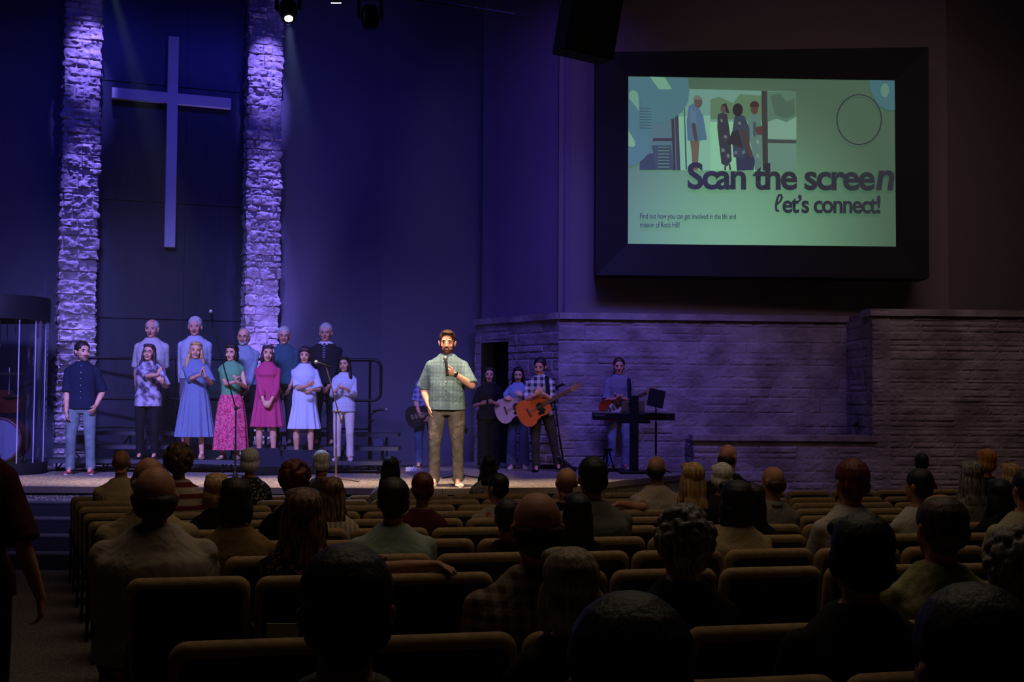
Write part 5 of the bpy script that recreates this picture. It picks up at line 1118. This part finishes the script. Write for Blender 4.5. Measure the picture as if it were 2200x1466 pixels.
# ------------------------------------------------------------------ auditorium chairs
TA = math.atan(.235); UX = Vector((math.cos(TA), math.sin(TA), 0)); VX = Vector((-math.sin(TA), math.cos(TA), 0))
ROWY = [1.55, 2.35, 3.25, 4.16] + [6.0 + .98 * k for k in range(9)]       # depth where each row crosses X = -0.036 Y
def rowpt(r):
    y = ROWY[r]; return Vector((-.036 * y, y, 0))
def row_at_k(r, k):
    """point on row line r where X = k * Y"""
    p = rowpt(r); t = (k * p.y - p.x) / (UX.x - k * UX.y); return p + UX * t, t
M_TAN = cloth('tan_upholstery', '937b57', 'noise', '836d4c', 30, bump=.15); M_BACK = cloth('dark_upholstery', '2c2322', 'noise', '241c1c', 40, bump=.1)
def make_chair():
    t = thing('auditorium_chair', '', 'chair')
    # figure-local: faces -Y, row line (top of backrest) at y = +.27
    m = MB(); m.loft([(.40, .255, .225, -.04), (.43, .268, .24, -.04), (.475, .268, .24, -.04), (.495, .255, .225, -.04)], 28, p=5); m.build('seat', M_TAN, t)
    def yb(z): return .19 + (z - .45) * .19
    # padded back: rounded-rectangle outline swept to a cushion
    def outline(w, z0, z1, r, n=6):
        pts = []
        for cx_, cz, a0 in ((w - r, z1 - r, 90), (w - r, z0 + r, 0), (-w + r, z0 + r, -90), (-w + r, z1 - r, -180)):
            for j in range(n + 1): a = math.radians(a0 - 90 * j / n); pts.append((cx_ + r * math.cos(a), cz + r * math.sin(a)))
        return pts
    m = MB(); rings = []
    for (ins, dy) in ((.030, -.042), (.012, -.036), (.003, -.024), (0, -.008), (.002, .010), (.008, .024), (.018, .034), (.032, .040)):
        rings.append([Vector((x, yb(z) + dy + .02, z)) for x, z in outline(.268 - ins, .44 + ins, .885 - ins, .06 - ins * .5)])
    m.rings(rings); m.build('backrest', M_TAN, t)
    m = MB(); rings = []
    for (ins, dy) in ((0, .026), (0, .040), (.006, .044)):
        rings.append([Vector((x, yb(z) + dy + .02, z)) for x, z in outline(.236 - ins, .42 + ins, .838 - ins, .045)])
    m.rings(rings); m.build('back_panel', M_BACK, t)
    for q in (-1, 1):
        m = MB(); m.tube([(q * .262, .28, .55), (q * .262, .18, .40), (q * .262, .22, .02)], .012, 8, 0, True); m.tube([(q * .262, .19, .41), (q * .262, -.22, .39), (q * .262, -.25, .02)], .012, 8, 0, True); m.build('side_frame', BLACK, t)
    m = MB(); m.tube([(-.2, .22, .30), (-.2, -.15, .28), (.2, -.15, .28), (.2, .22, .30)], .006, 6)
    for k in range(3): m.tube([(-.2, .2 - .15 * k, .295), (.2, .2 - .15 * k, .295)], .005, 6)
    m.build('book_rack', BLACK, t)
    return t
chair0 = make_chair(); used0 = [False]
def put_chair(loc, rz, label):
    if not used0[0]: r = chair0; used0[0] = True
    else:
        r = chair0.copy(); COL.objects.link(r)
        for ch in list(chair0.children): c = ch.copy(); COL.objects.link(c); c.parent = r
    r.location = loc; r.rotation_euler = (0, 0, rz); r['label'] = label; r['group'] = 'tan upholstered chairs in the auditorium'
SP_ = .556
rows_words = ['nearest', 'second nearest', 'third nearest', 'fourth nearest', 'fifth nearest', 'sixth nearest', 'seventh nearest', 'eighth nearest', 'ninth nearest', 'tenth nearest', 'eleventh nearest', 'second from the stage', 'first, by the stage']
CH_RZ = PI + TA
seat_spots = {}
def chair_loc(r, t):
    p = rowpt(r) + UX * t - VX * -.0; p = p + VX * .0
    o = p + VX * .275            # chair origin sits in front of its backrest line
    return Vector((o.x, o.y, floor_z(o.y)))
for r in range(len(ROWY)):
    # left end of the row follows the slanted aisle X = -1.135 - .377 (Y - 4.16)
    p = rowpt(r); t0 = (-1.135 - .377 * (p.y - 4.16) - p.x) / (UX.x + .377 * UX.y) + .28
    if ROWY[r] < 3: t0 = -1.0
    i = 0
    while True:
        t = t0 + SP_ * i; q = rowpt(r) + UX * t
        if q.x > .425 * q.y + .15: break
        if r < 3 and q.y * F == 0: break
        o = chair_loc(r, t)
        if ROWY[r] > 2.9 or abs(q.x) < 3:
            # nearest rows: only chairs whose people or backs show
            if not (ROWY[r] < 2.9):
                put_chair(o, CH_RZ, 'tan upholstered chair, %s from the left aisle in the %s row' % (ORD[i], (rows_words[r - 2] + ' full' if r < 11 else {11: 'second stage-side', 12: 'first stage-side'}[r])))
            seat_spots.setdefault(r, []).append(t)
        i += 1
# ------------------------------------------------------------------ audience
def aud(px, ptop, r, label, sex='m', hair=('short', H_DARK), shirt=None, skin=SKIN2, girth=1., yaw=0., pitch=0., sleeve=.52, hands=(None, None), chair=False, off=.30, Hs=None, vox=None, **kw):
    """seated figure seen from behind; its head shows at pixel px, crown at ptop"""
    d = ray(px, ptop); k = d.x / d.y; q, t = row_at_k(r, k); y = q.y + off * VX.y
    q2, t = row_at_k(r, (k * (q.y + off * VX.y) - off * VX.x) / (q.y)) ; hip = q2 + VX * off
    fz = floor_z(hip.y); top = P(px, ptop, hip.y).z; H = top - fz
    vx = vox or (.008 if hip.y < 5 else .010 if hip.y < 9 else .012)
    Hc = min(max(H, 1.10), 1.44)
    if abs(Hc - H) > .01: print('AUD clamp', label, round(H, 2))
    sc = Hc / 1.30
    r_ = person(label, (hip.x, hip.y, fz), Hc, CH_RZ, sex=sex, seated=True, girth=girth, skin=skin, hair=hair, top=shirt, sleeve=sleeve, bmat=C_('audience_trousers', '1c1a1e'), back=True,
           head=(yaw, pitch, 0), lean=(-.06, 0), hands=hands, vox=vx, collar=kw.pop('collar', sex == 'm'), shoes=None, **kw)
    if chair: put_chair((hip.x - VX.x * .02, hip.y - VX.y * .02, fz), CH_RZ, chair)
    return r_
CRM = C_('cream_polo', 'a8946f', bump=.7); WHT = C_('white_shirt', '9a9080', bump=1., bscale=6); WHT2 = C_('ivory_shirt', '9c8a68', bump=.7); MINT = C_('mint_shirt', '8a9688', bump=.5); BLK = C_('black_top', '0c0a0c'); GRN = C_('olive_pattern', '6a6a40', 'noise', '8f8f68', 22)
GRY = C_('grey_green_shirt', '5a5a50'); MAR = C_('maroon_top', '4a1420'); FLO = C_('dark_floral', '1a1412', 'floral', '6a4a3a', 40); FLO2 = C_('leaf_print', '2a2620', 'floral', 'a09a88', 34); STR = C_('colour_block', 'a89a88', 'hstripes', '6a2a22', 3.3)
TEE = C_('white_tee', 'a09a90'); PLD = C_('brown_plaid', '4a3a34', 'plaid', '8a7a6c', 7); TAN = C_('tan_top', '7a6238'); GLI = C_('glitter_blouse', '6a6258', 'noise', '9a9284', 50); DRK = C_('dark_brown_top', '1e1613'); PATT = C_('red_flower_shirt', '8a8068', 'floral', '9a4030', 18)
BALD = (None, None)
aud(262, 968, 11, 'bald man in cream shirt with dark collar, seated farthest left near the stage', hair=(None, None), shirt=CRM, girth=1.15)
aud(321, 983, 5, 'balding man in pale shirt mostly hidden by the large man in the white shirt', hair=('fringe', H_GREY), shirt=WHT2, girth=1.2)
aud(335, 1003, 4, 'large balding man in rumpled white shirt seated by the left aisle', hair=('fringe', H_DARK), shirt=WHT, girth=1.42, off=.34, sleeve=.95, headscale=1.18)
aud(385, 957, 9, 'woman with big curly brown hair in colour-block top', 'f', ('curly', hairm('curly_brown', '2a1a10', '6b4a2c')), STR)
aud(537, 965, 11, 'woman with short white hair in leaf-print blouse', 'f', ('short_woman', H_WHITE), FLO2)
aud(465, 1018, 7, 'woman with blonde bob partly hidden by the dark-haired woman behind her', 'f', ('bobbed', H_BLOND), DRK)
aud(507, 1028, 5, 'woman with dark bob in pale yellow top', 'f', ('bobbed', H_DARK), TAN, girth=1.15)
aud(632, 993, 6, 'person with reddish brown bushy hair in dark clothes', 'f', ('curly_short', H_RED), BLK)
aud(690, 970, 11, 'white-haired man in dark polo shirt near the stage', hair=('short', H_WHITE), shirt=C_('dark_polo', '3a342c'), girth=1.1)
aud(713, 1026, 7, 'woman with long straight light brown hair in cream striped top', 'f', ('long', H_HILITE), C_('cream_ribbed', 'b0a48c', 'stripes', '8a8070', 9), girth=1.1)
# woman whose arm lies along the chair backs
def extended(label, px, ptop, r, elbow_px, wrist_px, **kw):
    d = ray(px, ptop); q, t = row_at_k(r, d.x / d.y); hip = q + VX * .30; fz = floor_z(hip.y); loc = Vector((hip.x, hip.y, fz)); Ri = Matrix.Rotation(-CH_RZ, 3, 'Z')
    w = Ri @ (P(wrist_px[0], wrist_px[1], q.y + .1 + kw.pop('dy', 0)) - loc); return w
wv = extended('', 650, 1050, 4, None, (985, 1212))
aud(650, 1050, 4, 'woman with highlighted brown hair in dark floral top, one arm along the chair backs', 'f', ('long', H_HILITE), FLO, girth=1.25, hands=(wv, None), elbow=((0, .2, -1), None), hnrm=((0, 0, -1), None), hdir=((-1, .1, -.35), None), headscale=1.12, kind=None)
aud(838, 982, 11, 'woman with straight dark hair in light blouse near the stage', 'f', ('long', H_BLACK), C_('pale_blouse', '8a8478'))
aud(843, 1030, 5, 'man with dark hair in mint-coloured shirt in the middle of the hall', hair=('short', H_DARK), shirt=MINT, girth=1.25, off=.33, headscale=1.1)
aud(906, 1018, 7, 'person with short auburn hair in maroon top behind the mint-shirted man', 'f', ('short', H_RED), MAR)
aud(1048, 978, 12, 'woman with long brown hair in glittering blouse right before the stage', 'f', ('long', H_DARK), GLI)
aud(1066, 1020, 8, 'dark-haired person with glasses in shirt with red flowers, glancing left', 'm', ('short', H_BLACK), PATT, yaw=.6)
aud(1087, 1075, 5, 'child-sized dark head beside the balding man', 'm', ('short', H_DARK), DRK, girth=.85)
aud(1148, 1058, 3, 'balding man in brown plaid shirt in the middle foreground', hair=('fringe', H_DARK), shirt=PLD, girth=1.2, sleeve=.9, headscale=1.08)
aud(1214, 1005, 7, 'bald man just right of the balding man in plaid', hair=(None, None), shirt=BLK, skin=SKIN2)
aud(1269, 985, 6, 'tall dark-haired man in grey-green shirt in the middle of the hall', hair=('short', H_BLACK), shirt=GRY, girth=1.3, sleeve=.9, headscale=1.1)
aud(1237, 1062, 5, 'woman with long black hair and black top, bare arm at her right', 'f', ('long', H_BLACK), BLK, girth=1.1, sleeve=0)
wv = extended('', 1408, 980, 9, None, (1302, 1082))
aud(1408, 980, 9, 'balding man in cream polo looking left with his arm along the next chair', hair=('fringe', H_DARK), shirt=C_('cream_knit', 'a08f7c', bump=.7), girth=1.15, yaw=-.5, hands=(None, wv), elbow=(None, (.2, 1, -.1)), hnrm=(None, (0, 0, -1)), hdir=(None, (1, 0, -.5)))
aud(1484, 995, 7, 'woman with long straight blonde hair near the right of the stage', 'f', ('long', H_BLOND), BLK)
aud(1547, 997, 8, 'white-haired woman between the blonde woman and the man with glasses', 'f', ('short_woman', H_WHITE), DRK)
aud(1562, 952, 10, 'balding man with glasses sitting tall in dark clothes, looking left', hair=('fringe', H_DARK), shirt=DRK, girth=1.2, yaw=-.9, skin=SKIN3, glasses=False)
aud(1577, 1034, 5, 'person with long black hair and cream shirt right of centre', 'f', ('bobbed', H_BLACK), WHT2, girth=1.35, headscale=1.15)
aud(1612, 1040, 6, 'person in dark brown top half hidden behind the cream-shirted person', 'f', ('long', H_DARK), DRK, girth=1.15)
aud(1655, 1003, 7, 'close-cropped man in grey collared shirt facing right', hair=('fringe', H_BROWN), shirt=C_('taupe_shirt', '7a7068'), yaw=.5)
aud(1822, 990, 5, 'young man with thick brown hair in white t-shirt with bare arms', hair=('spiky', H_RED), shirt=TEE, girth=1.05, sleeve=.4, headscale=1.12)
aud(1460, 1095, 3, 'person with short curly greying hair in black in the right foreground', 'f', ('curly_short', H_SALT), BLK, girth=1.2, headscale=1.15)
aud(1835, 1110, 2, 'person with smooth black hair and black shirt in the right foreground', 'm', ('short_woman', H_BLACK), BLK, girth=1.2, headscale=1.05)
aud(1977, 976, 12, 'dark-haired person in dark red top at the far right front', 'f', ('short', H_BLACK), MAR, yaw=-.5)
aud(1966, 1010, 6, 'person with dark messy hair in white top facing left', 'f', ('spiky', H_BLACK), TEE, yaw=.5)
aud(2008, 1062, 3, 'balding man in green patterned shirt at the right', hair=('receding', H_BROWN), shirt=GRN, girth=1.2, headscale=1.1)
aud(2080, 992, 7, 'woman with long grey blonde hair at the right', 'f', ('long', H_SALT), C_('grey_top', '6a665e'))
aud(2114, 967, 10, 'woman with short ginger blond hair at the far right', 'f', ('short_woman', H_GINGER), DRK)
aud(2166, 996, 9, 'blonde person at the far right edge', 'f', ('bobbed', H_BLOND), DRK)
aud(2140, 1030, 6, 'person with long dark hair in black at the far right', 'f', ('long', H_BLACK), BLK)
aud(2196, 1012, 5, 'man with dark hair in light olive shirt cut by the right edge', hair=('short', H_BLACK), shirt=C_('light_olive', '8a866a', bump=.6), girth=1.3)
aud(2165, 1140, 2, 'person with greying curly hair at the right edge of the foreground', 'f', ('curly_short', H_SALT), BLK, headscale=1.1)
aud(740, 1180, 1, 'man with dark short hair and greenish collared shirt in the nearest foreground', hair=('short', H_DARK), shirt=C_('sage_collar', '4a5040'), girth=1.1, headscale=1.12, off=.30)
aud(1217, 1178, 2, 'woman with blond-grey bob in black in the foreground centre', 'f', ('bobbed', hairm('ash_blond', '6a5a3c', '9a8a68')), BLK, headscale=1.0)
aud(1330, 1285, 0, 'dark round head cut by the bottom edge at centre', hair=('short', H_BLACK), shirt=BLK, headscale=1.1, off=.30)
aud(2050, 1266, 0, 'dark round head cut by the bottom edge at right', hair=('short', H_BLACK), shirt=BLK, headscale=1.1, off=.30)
# person walking in the left aisle, head outside the frame
wl = Vector((P(-82, 1400, 5.3).x, 5.3, 0)); wl.z = floor_z(5.3)
person('person in dark red short-sleeved top standing in the left aisle at the picture edge', wl, 1.70, PI, sex='f', girth=1.15, hair=('long', H_RED), top=C_('dark_red_top', '3c0e12'), sleeve=.55, sleeve_r=1.4, hem=.86, collar=False, bmat=C_('black_trousers', '0e0e14'), skin=SKIN2, back=True,
       hands=(Vector((-.31, -.02, .83)), None), elbow=((-.2, .8, 0), None), hdir=((0, -.2, -1), None), vox=.008, curl=(.5, .5))
# paper slipped into a book rack
m = MB(); m.box((0, 0, 0), (.11, .004, .12), R=Matrix.Rotation(.1, 3, 'X')); o = m.build('paper_sheet', mat('paper', '8a9080', .9), None); o.location = P(606, 1376, 4.6); tag(o, 'pale sheet of paper on the chair beside the nearest man\'s head', 'paper')

# ------------------------------------------------------------------ thin haze over the stage
hz = MB(); hp_ = [(-9.5, 15.6), (-.2, 15.6), (-.5, 21.2), (-2.3, 21.4), (-4.2, 20.2), (-6.6, 19.2), (-9.5, 18.2)]; hz.add([(x, y, .95) for x, y in hp_] + [(x, y, 9.4) for x, y in hp_], [tuple(range(7))[::-1], tuple(range(7, 14))] + [(i, (i + 1) % 7, 7 + (i + 1) % 7, 7 + i) for i in range(7)]); ho = hz.build('stage_haze', mat('haze_tmp', 'ffffff'), None, smooth=False)
hm_ = bpy.data.materials.new('thin_haze'); hm_.use_nodes = True; nt = hm_.node_tree; nt.nodes.remove(nt.nodes['Principled BSDF'])
vs_ = nt.nodes.new('ShaderNodeVolumeScatter'); vs_.inputs['Density'].default_value = .007; vs_.inputs['Anisotropy'].default_value = .35; nt.links.new(vs_.outputs[0], nt.nodes['Material Output'].inputs['Volume'])
ho.data.materials[0] = hm_; ho['kind'] = 'stuff'; tag(ho, 'thin bluish theatrical haze hanging over the stage', 'haze')
